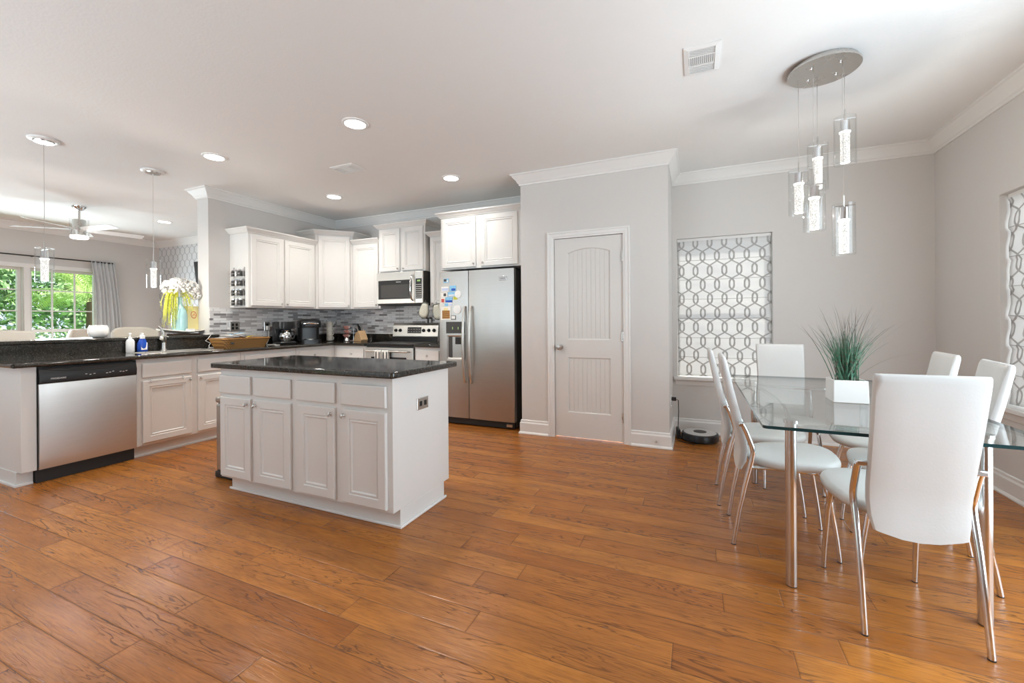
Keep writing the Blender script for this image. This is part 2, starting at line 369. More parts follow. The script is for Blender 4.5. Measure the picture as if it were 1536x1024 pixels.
def text(name, body, size, mw, mat, parent):
    cu = bpy.data.curves.new(name, 'FONT'); cu.body = body; cu.size = size; cu.align_x = 'CENTER'; cu.align_y = 'CENTER'; cu.extrude = .0006
    o = bpy.data.objects.new(name, cu); COL.objects.link(o); bpy.context.view_layer.update()
    me = bpy.data.meshes.new_from_object(o.evaluated_get(bpy.context.evaluated_depsgraph_get())); bpy.data.objects.remove(o)
    me.name = name; me.transform(PW[parent.name].inverted() @ mw); me.materials.clear(); me.materials.append(mat)
    t = bpy.data.objects.new(name, me); COL.objects.link(t); t.parent = parent; PW[t.name] = PW[parent.name]; return t
# a face frame: point(u, v, n) -> world, u along the face, v up, n out of the face
def frame(o, u):
    o = Vector(o); u = Vector(u).normalized(); n = u.cross(Vector((0, 0, 1)))
    return lambda a, b, c: o + u * a + Vector((0, 0, 1)) * b + n * c
def ring(F, u0, u1, v0, v1, ins, n): return [F(u0 + ins, v0 + ins, n), F(u1 - ins, v0 + ins, n), F(u1 - ins, v1 - ins, n), F(u0 + ins, v1 - ins, n)]
def panel_door(F, u0, u1, v0, v1, t=.02, fr=.052, raised=True):
    m = MB(); pr = [(0, 0), (0, t - .004), (.004, t)]
    if raised: pr += [(fr, t), (fr + .004, t - .006), (fr + .010, t - .006), (fr + .013, t - .003), (fr + .018, t - .003), (fr + .024, t - .011)]
    m.rings([ring(F, u0, u1, v0, v1, i, n) for i, n in pr]); return m
def knob(F, u, v, t=.02):
    m = MB(); c = F(u, v, t); n = F(0, 0, 1) - F(0, 0, 0)
    m.tube([c, c + n * .007, c + n * .016], [.009, .004, .004], 10)
    m.tube([c + n * .014 + Vector((0, 0, .012)), c + n * .020 + Vector((0, 0, .004)), c + n * .020 - Vector((0, 0, .006)), c + n * .016 - Vector((0, 0, .014))], [.005, .008, .008, .004], 10)
    return m
def add_door(F, u0, u1, v0, v1, parent, kn=None, mat=None, name='door', raised=True, t=.02):
    d = panel_door(F, u0, u1, v0, v1, t, raised=raised).build(name, mat or M['cab'], parent)
    if kn: knob(F, *kn, t=t).build('knob', M['nickel'], d, smooth=True)
    return d
CR = [(0, 0), (.010, 0), (.014, .010), (.024, .016), (.034, .032), (.046, .042), (.052, .046), (.052, .060), (0, .060)]
# ------------------------------------------------------------------ setting
CE = 2.74; XR = 1.92; YD = 4.85; XP0, XP1, YP = -1.705, -.23, 4.15; YK = 4.90; XK = -5.12; XL = -9.45; YL = 4.70; YB = -3.0; TH = .14; TK = .197
struct('floor', mb((XL - .1, XR + .1, YB, 5.05, -.06, 0)), M['floor'])
struct('ceiling', mb((XL - .1, XR + .1, YB, 5.05, CE, CE + .1)), M['ceil'])
def wall_hole(name, axis, at, thick, a0, a1, holes, mat=None):
    """wall on plane axis=at, thickness away from the room; holes = [(a0,a1,z0,z1)]"""
    m = MB(); B = at + thick
    def bx(p, q, z0, z1):
        if q - p > 1e-4 and z1 - z0 > 1e-4:
            m.box(p, q, at, B, z0, z1) if axis == 'y' else m.box(at, B, p, q, z0, z1)
    cur = a0
    for h0, h1, z0, z1 in sorted(holes):
        bx(cur, h0, 0, CE); bx(h0, h1, 0, z0); bx(h0, h1, z1, CE); cur = h1
    bx(cur, a1, 0, CE)
    return struct(name, m, mat or M['wall'])
DW_ = (-.183, .700, .585, 2.06); RW_ = (3.02, 4.0, .60, 2.04)
wall_hole('wall_right', 'x', XR, TH, YB, YD + .1, [RW_, (.90, 2.76, .02, 2.3)])
wall_hole('wall_dining_back', 'y', YD, TH, XP1, XR, [DW_])
DR = (-1.338, -.640, 0, 2.035)
wall_hole('wall_pantry_front', 'y', YP, .11, XP0, XP1, [DR])
struct('wall_pantry_side', mb((XP1 - .11, XP1, YP + .11, YD + .1, 0, CE)), M['wall'])
struct('wall_pantry_left', mb((XP0, XP0 + .11, YP + .11, YK + .1, 0, CE)), M['wall'])
struct('wall_kitchen_back', mb((XK - .12, XP0, YK, YK + .12, 0, CE)), M['wall'])
struct('wall_kitchen_left', mb((XK - TK, XK, 3.03, YK, 0, CE)), M['wall'])
struct('wall_peninsula', mb((XK - .12, XK, 1.36, 3.03, 0, 1.03)), M['wall'])
wall_hole('wall_living_back', 'y', YL, TH, XL, XK - TK, [], M['wallpaper'])
LW = [(2.06, 2.905, .62, 2.065), (2.99, 3.80, .62, 2.065), (1.13, 1.975, .62, 2.065)]
wall_hole('wall_living_left', 'x', XL, -TH, YB, YL + .1, LW)
wall_hole('wall_rear', 'y', YB, -TH, XL, XR, [(-7.8, -1.6, .02, 2.35)])
# trim
CROWN = [(0, -.11), (.012, -.11), (.015, -.096), (.026, -.086), (.040, -.058), (.062, -.036), (.074, -.018), (.088, -.012), (.088, 0), (0, 0)]
BASE = [(0, 0), (.030, 0), (.030, .010), (.022, .022), (.018, .024), (.018, .112), (.011, .126), (.011, .140), (.006, .146), (0, .146)]
crown = lambda name, path: struct(name, MB().sweep(CROWN, path, CE), M['trim'], smooth=True, ang=20)
base = lambda name, path: struct(name, MB().sweep(BASE, path, 0), M['trim'], smooth=True, ang=20)
crown('trim_1', [(XR, YB), (XR, YD), (XP1, YD), (XP1, YP), (XP0, YP), (XP0, YK - .30)])
crown('trim_2', [(XP0, YK - .30), (XP0, YK), (XK, YK), (XK, 3.03), (XK - TK, 3.03), (XK - TK, YL), (-7.0, YL)])
crown('trim_3', [(-7.0, YL), (XL, YL), (XL, YB)])
base('baseboard_right', [(XR, 2.78), (XR, YD), (.3, YD)])
base('baseboard_back', [(.3, YD), (XP1, YD), (XP1, YP), (-.574, YP)])
base('baseboard_pantry', [(-1.404, YP), (XP0, YP), (XP0, YP + .08)])
struct('baseboard_peninsula', mb((XK - .12, XK, 1.346, 1.3595, 0, .10)), M['trim'], bev=.003)
base('baseboard_living', [(XK - TK, 3.2), (XK - TK, YL), (XL, YL), (XL, YB)])
# pantry door and its casing
m = MB()
cas = [(.066, 0), (.066, .020), (.052, .020), (.048, .014), (.020, .014), (.012, .009), (0, .007), (0, 0)]
def casing_ring(x0, x1, z1):
    rs = []
    for d, n in cas: rs.append([(x0 - d, YP - n, 0), (x0 - d, YP - n, z1 + d), (x1 + d, YP - n, z1 + d), (x1 + d, YP - n, 0)])
    m.rings(rs, 0, False, False, closed=False)
casing_ring(DR[0], DR[1], DR[3])
struct('trim_4', m, M['trim'])
d0, d1, dt, yf = DR[0] + .004, DR[1] - .004, 2.030, YP + .012
pl0, pl1 = -1.200, -.766
def arch(u, z=1.885, h=.040): return z + h * (1 - ((u - (pl0 + pl1) / 2) / ((pl1 - pl0) / 2)) ** 2)
m = MB(); yb = yf + .035
m.box(d0, pl0, yf, yb, .012, dt).box(pl1, d1, yf, yb, .012, dt).box(pl0, pl1, yf, yb, .012, .262).box(pl0, pl1, yf, yb, .822, 1.000)
N = 16; us = [pl0 + (pl1 - pl0) * i / N for i in range(N + 1)]
poly = [(u, arch(u)) for u in us] + [(pl1, dt), (pl0, dt)]
m.rings([[(x, yf, z) for x, z in poly], [(x, yb, z) for x, z in poly]])
def outline(z0, top, ins):
    f = lambda u: (pl0 + ins) + (u - pl0) * ((pl1 - pl0 - 2 * ins) / (pl1 - pl0))
    return [(f(pl0), z0 + ins), (f(pl1), z0 + ins)] + [(f(u), top(u) - ins) for u in reversed(us)]
def mould(z0, top):
    pr = [(0, 0), (.006, .003), (.010, .012), (.020, .014), (.024, .009)]
    m.rings([[(x, yf + n, z) for x, z in outline(z0, top, i)] for i, n in pr], 0, False, False)
    zt = max(top(u) for u in us); n = 9; w = (pl1 - pl0 - .03) / n
    for k in range(n):
        a = pl0 + .015 + k * w; zz = min(top(a), top(a + w)) - .006
        m.rings([[(x, y, z0 + .006) for x, y in q] + [] for q in [[(a, yf + .014), (a + .004, yf + .0095), (a + w - .004, yf + .0095), (a + w, yf + .014)]]] +
                [[(x, y, zz) for x, y in [(a, yf + .014), (a + .004, yf + .0095), (a + w - .004, yf + .0095), (a + w, yf + .014)]]], 0)
    m.box(pl0, pl1, yf + .014, yb - .004, z0, zt)
mould(.262, lambda u: .822); mould(1.000, arch)
door = struct('door_1', m, M['doorp'])
k = MB(); kc = (-1.281, yf, .925)
k.mapped(lambda x, y, z: (x, y, z)); prof = [(.032, 0), (.032, .006), (.012, .010), (.011, .028), (.024, .036), (.028, .048), (.024, .060), (.010, .064)]
k.rings([[(kc[0] + r * cos(2 * pi * i / 20), kc[1] - h, kc[2] + r * sin(2 * pi * i / 20)) for i in range(20)] for r, h in prof]).build('door_knob', M['nickel'], door, smooth=True)
for z in (1.815, 1.035, .25):
    MB().box(d1 - .016, d1 + .002, yf - .003, yf + .004, z - .045, z + .045).tube([(d1 - .001, yf - .012, z - .047), (d1 - .001, yf - .012, z + .047)], .0075, 8).build('hinge', M['nickel'], door)
MB().lathe([(.006, 0), (.006, .03)], (0, 0, 0)).mapped(lambda x, y, z: (-.345 + x, YP - .018 - z, .062 + y)).build('door_stop', M['nickel'], world=False)
bpy.data.objects['door_stop']['label'] = 'small round metal door stop on the baseboard right of the pantry door'; bpy.data.objects['door_stop']['category'] = 'door stop'
# windows: frame, sashes with muntins, glass, sill
def window(name, axis, at, thick, a0, a1, z0, z1, nv, hz, sill=None):
    sg = 1 if thick > 0 else -1; p0, p1 = at + thick * .55, at + thick * .95
    m = MB(); g = MB()
    def bx(M_, p, q, z, w, d0=p0, d1=p1):
        M_.box(p, q, d0, d1, z, w) if axis == 'y' else M_.box(d0, d1, p, q, z, w)
    f = .035
    bx(m, a0, a0 + f, z0, z1); bx(m, a1 - f, a1, z0, z1); bx(m, a0 + f, a1 - f, z0, z0 + f); bx(m, a0 + f, a1 - f, z1 - f, z1)
    q0, q1 = at + thick * .68, at + thick * .80
    for i in range(1, nv): a = a0 + (a1 - a0) * i / nv; bx(m, a - .010, a + .010, z0 + f, z1 - f, q0, q1)
    for z, h in hz: bx(m, a0 + f, a1 - f, z - h, z + h, q0 + .002 * sg, q1 - .002 * sg)
    o = struct(name, m, M['trim'])
    gq = at + thick * .74; bx(g, a0 + f, a1 - f, z0 + f, z1 - f, gq, gq + .004 * sg); g.build('glass_pane', M['pane'], o)
    if sill:
        s0 = MB(); sp = .045
        bx(s0, a0 - .035, a1 + .035, z0 - .028, z0 + .0, at - sp * sg, at - .0005 * sg); bx(s0, a0 + .001, a1 - .001, z0 - .001, z0 + .004, at - .02 * sg, p0)
        s0.build('window_sill', M['trim'], o, bev=.004)
        ap = MB(); pr = [(0, -.085), (.008, -.085), (.012, -.070), (.020, -.040), (.030, -.030), (.030, -.028), (0, -.028)]
        pts = [(a0 - .02, at), (a1 + .02, at)] if axis == 'y' else [(at, a0 - .02), (at, a1 + .02)]
        if axis == 'y': pts = pts[::-1]
        ap.sweep(pr, pts, z0); ap.build('window_apron', M['trim'], o)
    return o
window('window_1', 'y', YD, TH, *DW_, 1, [(1.33, .022)], True)
window('window_2', 'x', XR, TH, *RW_, 1, [(1.33, .022)], True)
for i, w in enumerate(LW): window('window_%d' % (i + 3), 'x', XL, -TH, *w, 3, [(1.727, .009), (1.401, .009), (1.085, .024), (.85, .009)], i == 0)
# wide white mullion casings and head trim round the living room windows
m = MB()
for a, b in ((2.915, 2.98), (1.985, 2.05), (1.05, 1.12), (3.81, 3.88)): m.box(XL, XL + .018, a, b, .56, 2.065)
m.box(XL, XL + .018, 1.05, 3.88, 2.065, 2.13)
struct('trim_5', m, M['trim'], bev=.003)
# patio doors: beside the camera, and an unseen rear one placed for its light
def patio(name, axis, at, a0, a1, z0, z1, n):
    m = MB(); g = MB()
    bx = lambda M_, p, q, z, w, t=.03: M_.box(p, q, at - t, at + t, z, w) if axis == 'y' else M_.box(at - t, at + t, p, q, z, w)
    bx(m, a0, a1, z1 - .06, z1); bx(m, a0, a1, z0, z0 + .07)
    for i in range(n + 1): a = a0 + .03 + (a1 - a0 - .06) * i / n; bx(m, a - .03, a + .03, z0 + .07, z1 - .06)
    o = struct(name, m, M['trim']); bx(g, a0 + .05, a1 - .05, z0 + .06, z1 - .05, .003); g.build('glass_pane', M['pane'], o)
patio('door_2', 'x', XR + .07, .90, 2.76, .02, 2.3, 2); patio('unseen_rear_door', 'y', YB - .07, -7.8, -1.6, .02, 2.35, 5)
# roman shades with the trellis print
def shade(name, label, axis, at, a0, a1, z0, z1, sign, grp):
    """axis y: hangs in plane y=at facing -y ; axis x: plane x=at facing -x"""
    r = thing(name, label, 'window shade', ((a0 + a1) / 2, at, z0) if axis == 'y' else (at, (a0 + a1) / 2, z0), group=grp)
    folds = 7; nu, nz = 24, folds * 8; m = MB(); H = z1 - z0
    vs = []; uv = {}
    for k in range(nz + 1):
        t = k / nz; ph = (t * folds) % 1.0
        for i in range(nu + 1):
            s = i / nu; sag = .012 * (4 * s * (1 - s)) * (0.4 + .6 * (1 - t))
            belly = .012 * (1 - ph) ** 1.6 * (1 if k % 8 or k == 0 else 1) + .003 * sin(9 * s + k)
            z = z1 - H * (1 - t) - sag * (1 - abs(2 * ph - 1)) * .6
            p = (a0 + (a1 - a0) * s, at - belly) if axis == 'y' else (at - belly, a0 + (a1 - a0) * s)
            uv[len(vs)] = ((a0 + (a1 - a0) * s) * (1 if axis == 'y' else -1), z1 - H * (1 - t)); vs.append((p[0], p[1], z))
    m.add(vs, [(k * (nu + 1) + i, k * (nu + 1) + i + 1, (k + 1) * (nu + 1) + i + 1, (k + 1) * (nu + 1) + i) for k in range(nz) for i in range(nu)]); m.uv = uv
    o = m.build('shade_fabric', M['shade'], r, smooth=True, ang=60)
    s = o.modifiers.new('thick', 'SOLIDIFY'); s.thickness = .0012
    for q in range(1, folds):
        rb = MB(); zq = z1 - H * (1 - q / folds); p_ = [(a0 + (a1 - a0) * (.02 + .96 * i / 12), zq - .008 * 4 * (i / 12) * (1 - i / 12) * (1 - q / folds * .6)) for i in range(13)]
        rb.tube([(a, at - .0165, z) if axis == 'y' else (at - .0165, a, z) for a, z in p_], .0022, 6); rb.build('fold_shadow_line', M['fold_shadow'], r)  # grey tubes on the fabric front draw the fold shadows
    b = MB(); b.box(a0, a1, at - .012, at + .014, z1, z1 + .028) if axis == 'y' else b.box(at - .012, at + .014, a0, a1, z1, z1 + .028); b.build('head_rail', M['trim'], r)
    return r
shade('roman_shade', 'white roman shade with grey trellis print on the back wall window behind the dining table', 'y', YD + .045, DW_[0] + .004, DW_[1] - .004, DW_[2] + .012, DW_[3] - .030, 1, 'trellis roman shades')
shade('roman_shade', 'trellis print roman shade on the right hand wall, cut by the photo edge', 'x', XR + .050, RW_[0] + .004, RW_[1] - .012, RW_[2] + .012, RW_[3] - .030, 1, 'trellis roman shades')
# ceiling fittings
def can(loc, label, power=8.4):
    r = thing('recessed_light', label, 'ceiling light', loc, group='recessed ceiling lights')
    MB().lathe([(.098, -.0005), (.098, -.006), (.088, -.010), (.078, -.010), (.078, -.0005)], seg=32, cap0=False, cap1=False).build('trim_ring', M['white'], r, world=False, smooth=True)
    MB().lathe([(.0785, -.006), (.0785, -.0085), (.01, -.009)], seg=32).build('diffuser', M['led'], r, world=False)
    l = add_light('lamp_' + 'glow', 'AREA', (0, 0, -.012), (0, 0, 0), power, (1, .945, .86), shape='DISK', size=.15, spread=radians(135)); l.parent = r
    return r
for (x, y), lb in zip([(-2.414, 2.51), (-4.085, 2.475), (-4.07, 3.87), (-2.405, 3.89), (-7.40, 3.75)],
                      ['nearest and largest recessed ceiling light, above the kitchen island', 'recessed ceiling light above the sink, between the two hanging bar lamps and the island', 'recessed ceiling light near the corner above the coffee makers', 'recessed ceiling light in front of the refrigerator cabinet', 'recessed ceiling light in the living room beyond the bar']): can((x, y, CE), lb, 5.5 if 'refrigerator' in lb else 9)
def vent(loc, w, d, label, angle=0):
    r = thing('ceiling_vent', label, 'ceiling vent', loc, angle, 'ceiling vents')
    f = MB(); b = .028; x, y = w / 2, d / 2
    f.rings([[(-x, -y, 0), (x, -y, 0), (x, y, 0), (-x, y, 0)], [(-x, -y, -.006), (x, -y, -.006), (x, y, -.006), (-x, y, -.006)],
             [(-x + b, -y + b, -.012), (x - b, -y + b, -.012), (x - b, y - b, -.012), (-x + b, y - b, -.012)], [(-x + b, -y + b, -.001), (x - b, -y + b, -.001), (x - b, y - b, -.001), (-x + b, y - b, -.001)]], 0, False, False)
    for yy in (-d * .17, d * .17): f.box(-x + b, x - b, yy - .006, yy + .006, -.010, -.001)
    f.build('frame', M['white'], r, world=False)
    mb((-x + b, x - b, -y + b, y - b, -.0025, -.001)).build('duct_opening', M['dark'], r, world=False)
    s = MB(); n = 13
    for i in range(n):
        a = -x + b + (2 * (x - b)) * (i + .5) / n; s.box(a - .0035, a + .0035, -d * .17 + .007, d * .17 - .007, -.009, -.002)
    for sg in (-1, 1):
        for i in range(4):
            a = sg * (d * .17 + .012 + (y - b - d * .17 - .014) * (i + .3) / 4); s.box(-x + b, x - b, a - .003, a + .003, -.009, -.002)
    s.build('louvre', M['white'], r, world=False); return r
vent((.042, 2.730, CE), .195, .295, 'white ceiling vent above the door side of the dining area, largest in view')
vent((-3.195, 3.22, CE), .20, .29, 'small white ceiling vent above the kitchen between two recessed lights', pi / 2)
vent((-6.62, 3.98, CE), .20, .29, 'white ceiling vent in the living room, seen edge on beside the wall end')
# ------------------------------------------------------------------ kitchen
XF, YF = -4.53, 4.29            # cabinet faces
FL = frame((XF, 0, 0), (0, 1, 0)); FB = frame((0, YF, 0), (1, 0, 0))
def base_cab(name, label, F, u0, u1, depth, doors, drawers, kick=True, extra=None, cat='cabinet'):
    c = F((u0 + u1) / 2, 0, -depth / 2); r = thing(name, label, cat, tuple(c))
    m = MB()
    def bx(a, b, z0, z1, n0, n1):
        p, q = F(a, z0, n0), F(b, z1, n1); m.box(p.x, q.x, p.y, q.y, z0, z1)
    bx(u0, u1, .105, .879, -depth, 0); m.build('body', M['cab'], r, bev=.002)
    if kick:
        m = MB(); bx(u0, u1, 0, .105, -depth, -.065); bx(u0, u1, 0, .014, -.065, -.052); m.build('toe_kick', M['cab'], r)
    for d in doors: add_door(F, d[0], d[1], .128, d[2] if len(d) > 3 else .682, r, (d[-1], .655) if d[-1] else None)
    for d in drawers:
        o = panel_door(F, d[0], d[1], .712, .838, raised=False).build('drawer', M['cab'], r, bev=.003)
        if d[2] is not None: knob(F, d[2], .775).build('knob', M['nickel'], o, smooth=True)
    return r
# end of the peninsula: panel, filler, dishwasher
r = thing('end_panel', 'white panelled end of the peninsula left of the dishwasher', 'cabinet', (-4.8, 1.42, 0))
mb((-5.118, XF, 1.378, 1.460, .105, .879), (-5.118, XF - .065, 1.372, 1.460, 0, .105)).build('body', M['cab'], r, bev=.002)
mb((-5.118, XF - .050, 1.360, 1.3715, 0, .014), (XF - .0645, XF - .050, 1.3715, 1.455, 0, .014)).build('shoe_moulding', M['trim'], r)
def outlet(name, label, F, u, v, w=.07, h=.115, plate='white', hole='dark', gang=1, horiz=False, grp=None):
    c = F(u, v, 0); r = thing(name, label, 'outlet', tuple(c), group=grp)
    m = MB(); m.rings([ring(F, u - w / 2, u + w / 2, v - h / 2, v + h / 2, i, n) for i, n in ((0, .0005), (0, .004), (.004, .006))]); m.build('wall_plate', M[plate], r)
    s = MB()
    for g in range(gang):
        for k in (-1, 1):
            if horiz: cu, cv = u + k * w * .2, v
            else: cu, cv = u + (g - (gang - 1) / 2) * .046, v + k * .021
            s.rings([ring(F, cu - .014, cu + .014, cv - .0155, cv + .0155, i, n) for i, n in ((0, .006), (.002, .0075))])
    s.build('socket', M[hole], r); return r
outlet('wall_outlet', 'white outlet on the end panel at the left photo edge', frame((0, 1.378, 0), (1, 0, 0)), -4.925, .672, grp='outlets')
r = thing('dishwasher', 'stainless steel dishwasher with black control strip under the granite counter', 'dishwasher', (-4.8, 1.765, 0))
F = FL; a, b = 1.464, 2.068
m = MB(); m.box(-5.10, XF - .012, a, b, .10, .872); m.build('body', M['black'], r)
mb((-5.1, XF - .03, a, b, .001, .10)).build('kick_plate', M['blackm'], r)
m = MB(); pts = [(0.0, .012), (.004, .018), (.30, .024), (.60 - .0, .018)]
N = 14; rs = []
for k in range(N + 1):
    z = .105 + (.745 - .105) * k / N; bul = .012 + .010 * sin(pi * k / N) ** .5
    rs.append([F(a + .003, z, -.012)] + [F(a + .003 + (b - a - .006) * i / 12, z, bul + .004 * sin(pi * i / 12)) for i in range(13)] + [F(b - .003, z, -.012)])
m.rings(rs); m.build('front_panel', M['steel'], r, smooth=True)
m = MB(); rs = []
for z, n in ((.748, .018), (.755, .026), (.80, .030), (.838, .020), (.868, .010)):
    rs.append([F(a + .003, z, -.012), F(a + .003, z, n), F(b - .003, z, n), F(b - .003, z, -.012)])
m.rings(rs); cp = m.build('control_panel', M['black'], r, smooth=True, ang=25)
m = MB(); m.tube([F(a + .03 + (b - a - .06) * i / 16, .862 - .030 * sin(pi * i / 16) ** .8, .0215 + .009 * sin(pi * i / 16)) for i in range(17)], .0022, 6); m.build('handle_lip', M['dark'], cp)
m = MB(); m.rings([[F(a + .13 + .34 * t, .850 + w, .0185 + (.0035 if s else .0)) for t, w in ((0, .004), (.2, -.012), (.5, -.019), (.8, -.012), (1, .004))] for s in (0, 1)]); m.build('pocket_handle', M['blackm'], cp)
ROT = Matrix.Rotation(pi / 2, 4, 'Z') @ Matrix.Rotation(pi / 2, 4, 'X')
text('brand_lettering', 'FRIGIDAIRE', .017, Matrix.Translation(F(a + .105, .782, .0297)) @ ROT, M['white'], cp)
for grp in ((.26, .285, .31), (.39, .41, .43), (.48, .50, .52)):
    m = MB()
    for q in grp: m.box(XF + .028, XF + .0305, a + q, a + q + .012, .793 + .006 * sin(q * 60), .797 + .006 * sin(q * 60))
    m.build('button_print', M['paper'], cp)
# cabinets along the left run
sc = base_cab('sink_cabinet', 'white two door base cabinet under the sink, beside the dishwasher', FL, 2.072, 3.000, .585, [(2.112, 2.510, 2.490), (2.566, 2.965, 2.590)], [(2.112, 2.510, None), (2.566, 2.965, None)])
th = thing('towel_hooks', 'thin over-door towel bar with two hooks on the sink cabinet door', 'towel bar', (XF + .02, 2.3, .68))
for y in (2.17, 2.43): MB().tube([FL(y, .690, .015), FL(y, .690, .026), FL(y, .676, .028), FL(y, .668, .034), FL(y, .664, .030)], .004, 6).build('hook', M['nickel'], th)
m = MB(); m.tube([FL(2.155, .686, .0235), FL(2.455, .686, .0235)], .0022, 6); m.build('bar', M['white'], th)
base_cab('base_cabinet', 'white base cabinet below the wicker basket, half hidden by the island', FL, 3.003, 3.690, .585, [(3.04, 3.335, 3.315), (3.36, 3.655, 3.38)], [(3.04, 3.655, 3.35)])
base_cab('base_cabinet', 'white corner base cabinet below the black coffee makers', FL, 3.693, 4.895, .585, [(3.73, 4.22, 3.76)], [(3.73, 4.22, 3.95)])
base_cab('drawer_cabinet', 'white drawer cabinet between the kitchen corner and the stove', FB, XF + .003, -3.962, .605, [(-4.46, -4.0, -4.03)], [(-4.46, -4.0, -4.20)])
base_cab('drawer_cabinet', 'narrow white drawer cabinet between the stove and the refrigerator', FB, -3.188, -2.80, .605, [(-3.16, -2.83, -3.12)], [(-3.16, -2.83, -2.995)])
# counters
def slab_L(m, rects, z0, z1):
    for r_ in rects: m.box(*r_, z0, z1)
r = thing('granite_countertop', 'black granite countertop with raised splash running from peninsula to stove', 'countertop', (-4.8, 3.0, .88))
m = MB(); hx0, hx1, hy0, hy1 = -4.985, -4.615, 2.22, 2.86; E1 = XF + .038
slab_L(m, [(-5.094, E1, 1.335, hy0), (-5.094, hx0, hy0, hy1), (hx1, E1, hy0, hy1), (-5.094, E1, hy1, 4.25), (-5.094, -3.960, 4.25, 4.878)], .880, .915)
m.build('slab', M['granite'], r)
m = MB(); m.tube([(E1, 1.335, .8975), (E1, 4.25, .8975)], .0175, 10).tube([(-5.094, 1.335, .8975), (E1, 1.335, .8975)], .0175, 10); m.build('rounded_edge', M['granite'], r, smooth=True)
mb((-5.119, -5.095, 1.335, 3.028, .880, 1.030), (-5.119, -5.095, 3.03, 4.899, .880, 1.015), (-5.095, -3.96, 4.879, 4.899, .880, 1.015)).build('splash', M['granite'], r, bev=.002)
solo('granite_countertop', 'small black granite counter piece between stove and refrigerator', 'countertop', mb((-3.190, -2.795, 4.25, 4.898, .880, .915)), M['granite'], bev=.008)
solo('bar_counter', 'raised black granite bar top of the peninsula', 'countertop', MB().prism([(-5.075, 1.30), (-5.075, 3.12), (-5.118, 3.12), (-5.118, 3.027), (-5.52, 3.027), (-5.52, 1.30)], 1.0305, 1.062), M['granite'], bev=.008)
# tile
solo('tile_backsplash', 'grey and white mosaic tile backsplash on the left kitchen wall', 'backsplash', mb((XK + .0005, XK + .006, 3.035, 4.893, 1.016, 1.372)), M['tiley'])
solo('tile_backsplash', 'grey and white mosaic tile backsplash on the back wall behind the stove', 'backsplash', mb((XK + .007, XP0 - 1.08, YK - .006, YK - .0005, 1.016, 1.850)), M['tilex'])
# upper cabinets
def crown_cab(path, z, parent): MB().sweep(CR, path, z).build('crown_moulding', M['cab'], parent, smooth=True, ang=20)
XU, YU = -4.79, 4.57
FUL = frame((XU, 0, 0), (0, 1, 0)); FUB = frame((0, YU, 0), (1, 0, 0))
r = thing('wall_cabinet', 'white two door wall cabinet on the left wall with spice rack on its side', 'cabinet', (-4.95, 3.74, 1.375))
mb((XK + .001, XU, 3.27, 4.217, 1.375, 2.252)).build('body', M['cab'], r, bev=.002)
add_door(FUL, 3.30, 3.712, 1.395, 2.238, r, (3.690, 1.425)); add_door(FUL, 3.742, 4.185, 1.395, 2.238, r, (3.765, 1.425))
crown_cab([(XU, 4.219), (XU, 3.27), (XK + .001, 3.27)], 2.252, r)
r = thing('wall_cabinet', 'taller white diagonal corner wall cabinet with one door', 'cabinet', (-4.8, 4.6, 1.375))
A_, B_ = (-4.79, 4.221), (-4.462, 4.57)
MB().prism([A_, B_, (-4.462, YK - .007), (XK + .001, YK - .007), (XK + .001, 4.221)], 1.375, 2.405).build('body', M['cab'], r, bev=.002)
FD = frame((A_[0], A_[1], 0), (B_[0] - A_[0], B_[1] - A_[1], 0)); LD = sqrt((B_[0] - A_[0]) ** 2 + (B_[1] - A_[1]) ** 2)
add_door(FD, .035, LD - .035, 1.395, 2.388, r, (LD - .06, 1.425))
crown_cab([(-4.462, YK - .007), B_, A_, (XK + .001, 4.221)], 2.405, r)
r = thing('wall_cabinet', 'white single door wall cabinet between the corner cabinet and the microwave', 'cabinet', (-4.2, 4.7, 1.375))
mb((-4.459, -3.968, YU, YK - .007, 1.375, 2.285)).build('body', M['cab'], r, bev=.002)
add_door(FUB, -4.435, -3.99, 1.395, 2.270, r, (-4.015, 1.425)); crown_cab([(-3.969, YU), (-4.459, YU)], 2.285, r)
FM = frame((0, 4.545, 0), (1, 0, 0))
r = thing('wall_cabinet', 'white two door wall cabinet above the microwave', 'cabinet', (-3.58, 4.7, 1.852))
mb((-3.965, -3.205, 4.545, YK - .007, 1.852, 2.450)).build('body', M['cab'], r, bev=.002)
add_door(FM, -3.94, -3.605, 1.868, 2.436, r, (-3.63, 1.90)); add_door(FM, -3.565, -3.232, 1.868, 2.436, r, (-3.54, 1.90))
crown_cab([(-3.205, YK - .007), (-3.205, 4.545), (-3.965, 4.545), (-3.965, YK - .007)], 2.450, r)
r = thing('wall_cabinet', 'narrow white wall cabinet between microwave and refrigerator cabinet', 'cabinet', (-3.0, 4.7, 1.375))
mb((-3.150, -2.80, YU, YK - .007, 1.375, 2.285)).build('body', M['cab'], r, bev=.002)
add_door(FUB, -3.13, -2.825, 1.395, 2.270, r, (-3.10, 1.425)); crown_cab([(-2.80, YU), (-3.150, YU), (-3.15, YK - .007)], 2.285, r)
FR = frame((0, 4.28, 0), (1, 0, 0))
r = thing('wall_cabinet', 'deep white two door wall cabinet above the refrigerator', 'cabinet', (-2.25, 4.6, 1.805))
mb((-2.792, XP0 - .001, 4.28, YK - .001, 1.805, 2.420)).build('body', M['cab'], r, bev=.002)
add_door(FR, -2.765, -2.315, 1.822, 2.405, r, (-2.34, 1.86)); add_door(FR, -2.245, -1.79, 1.822, 2.405, r, (-2.22, 1.86))
crown_cab([(XP0 - .001, 4.28), (-2.792, 4.28), (-2.792, YK - .001)], 2.420, r)
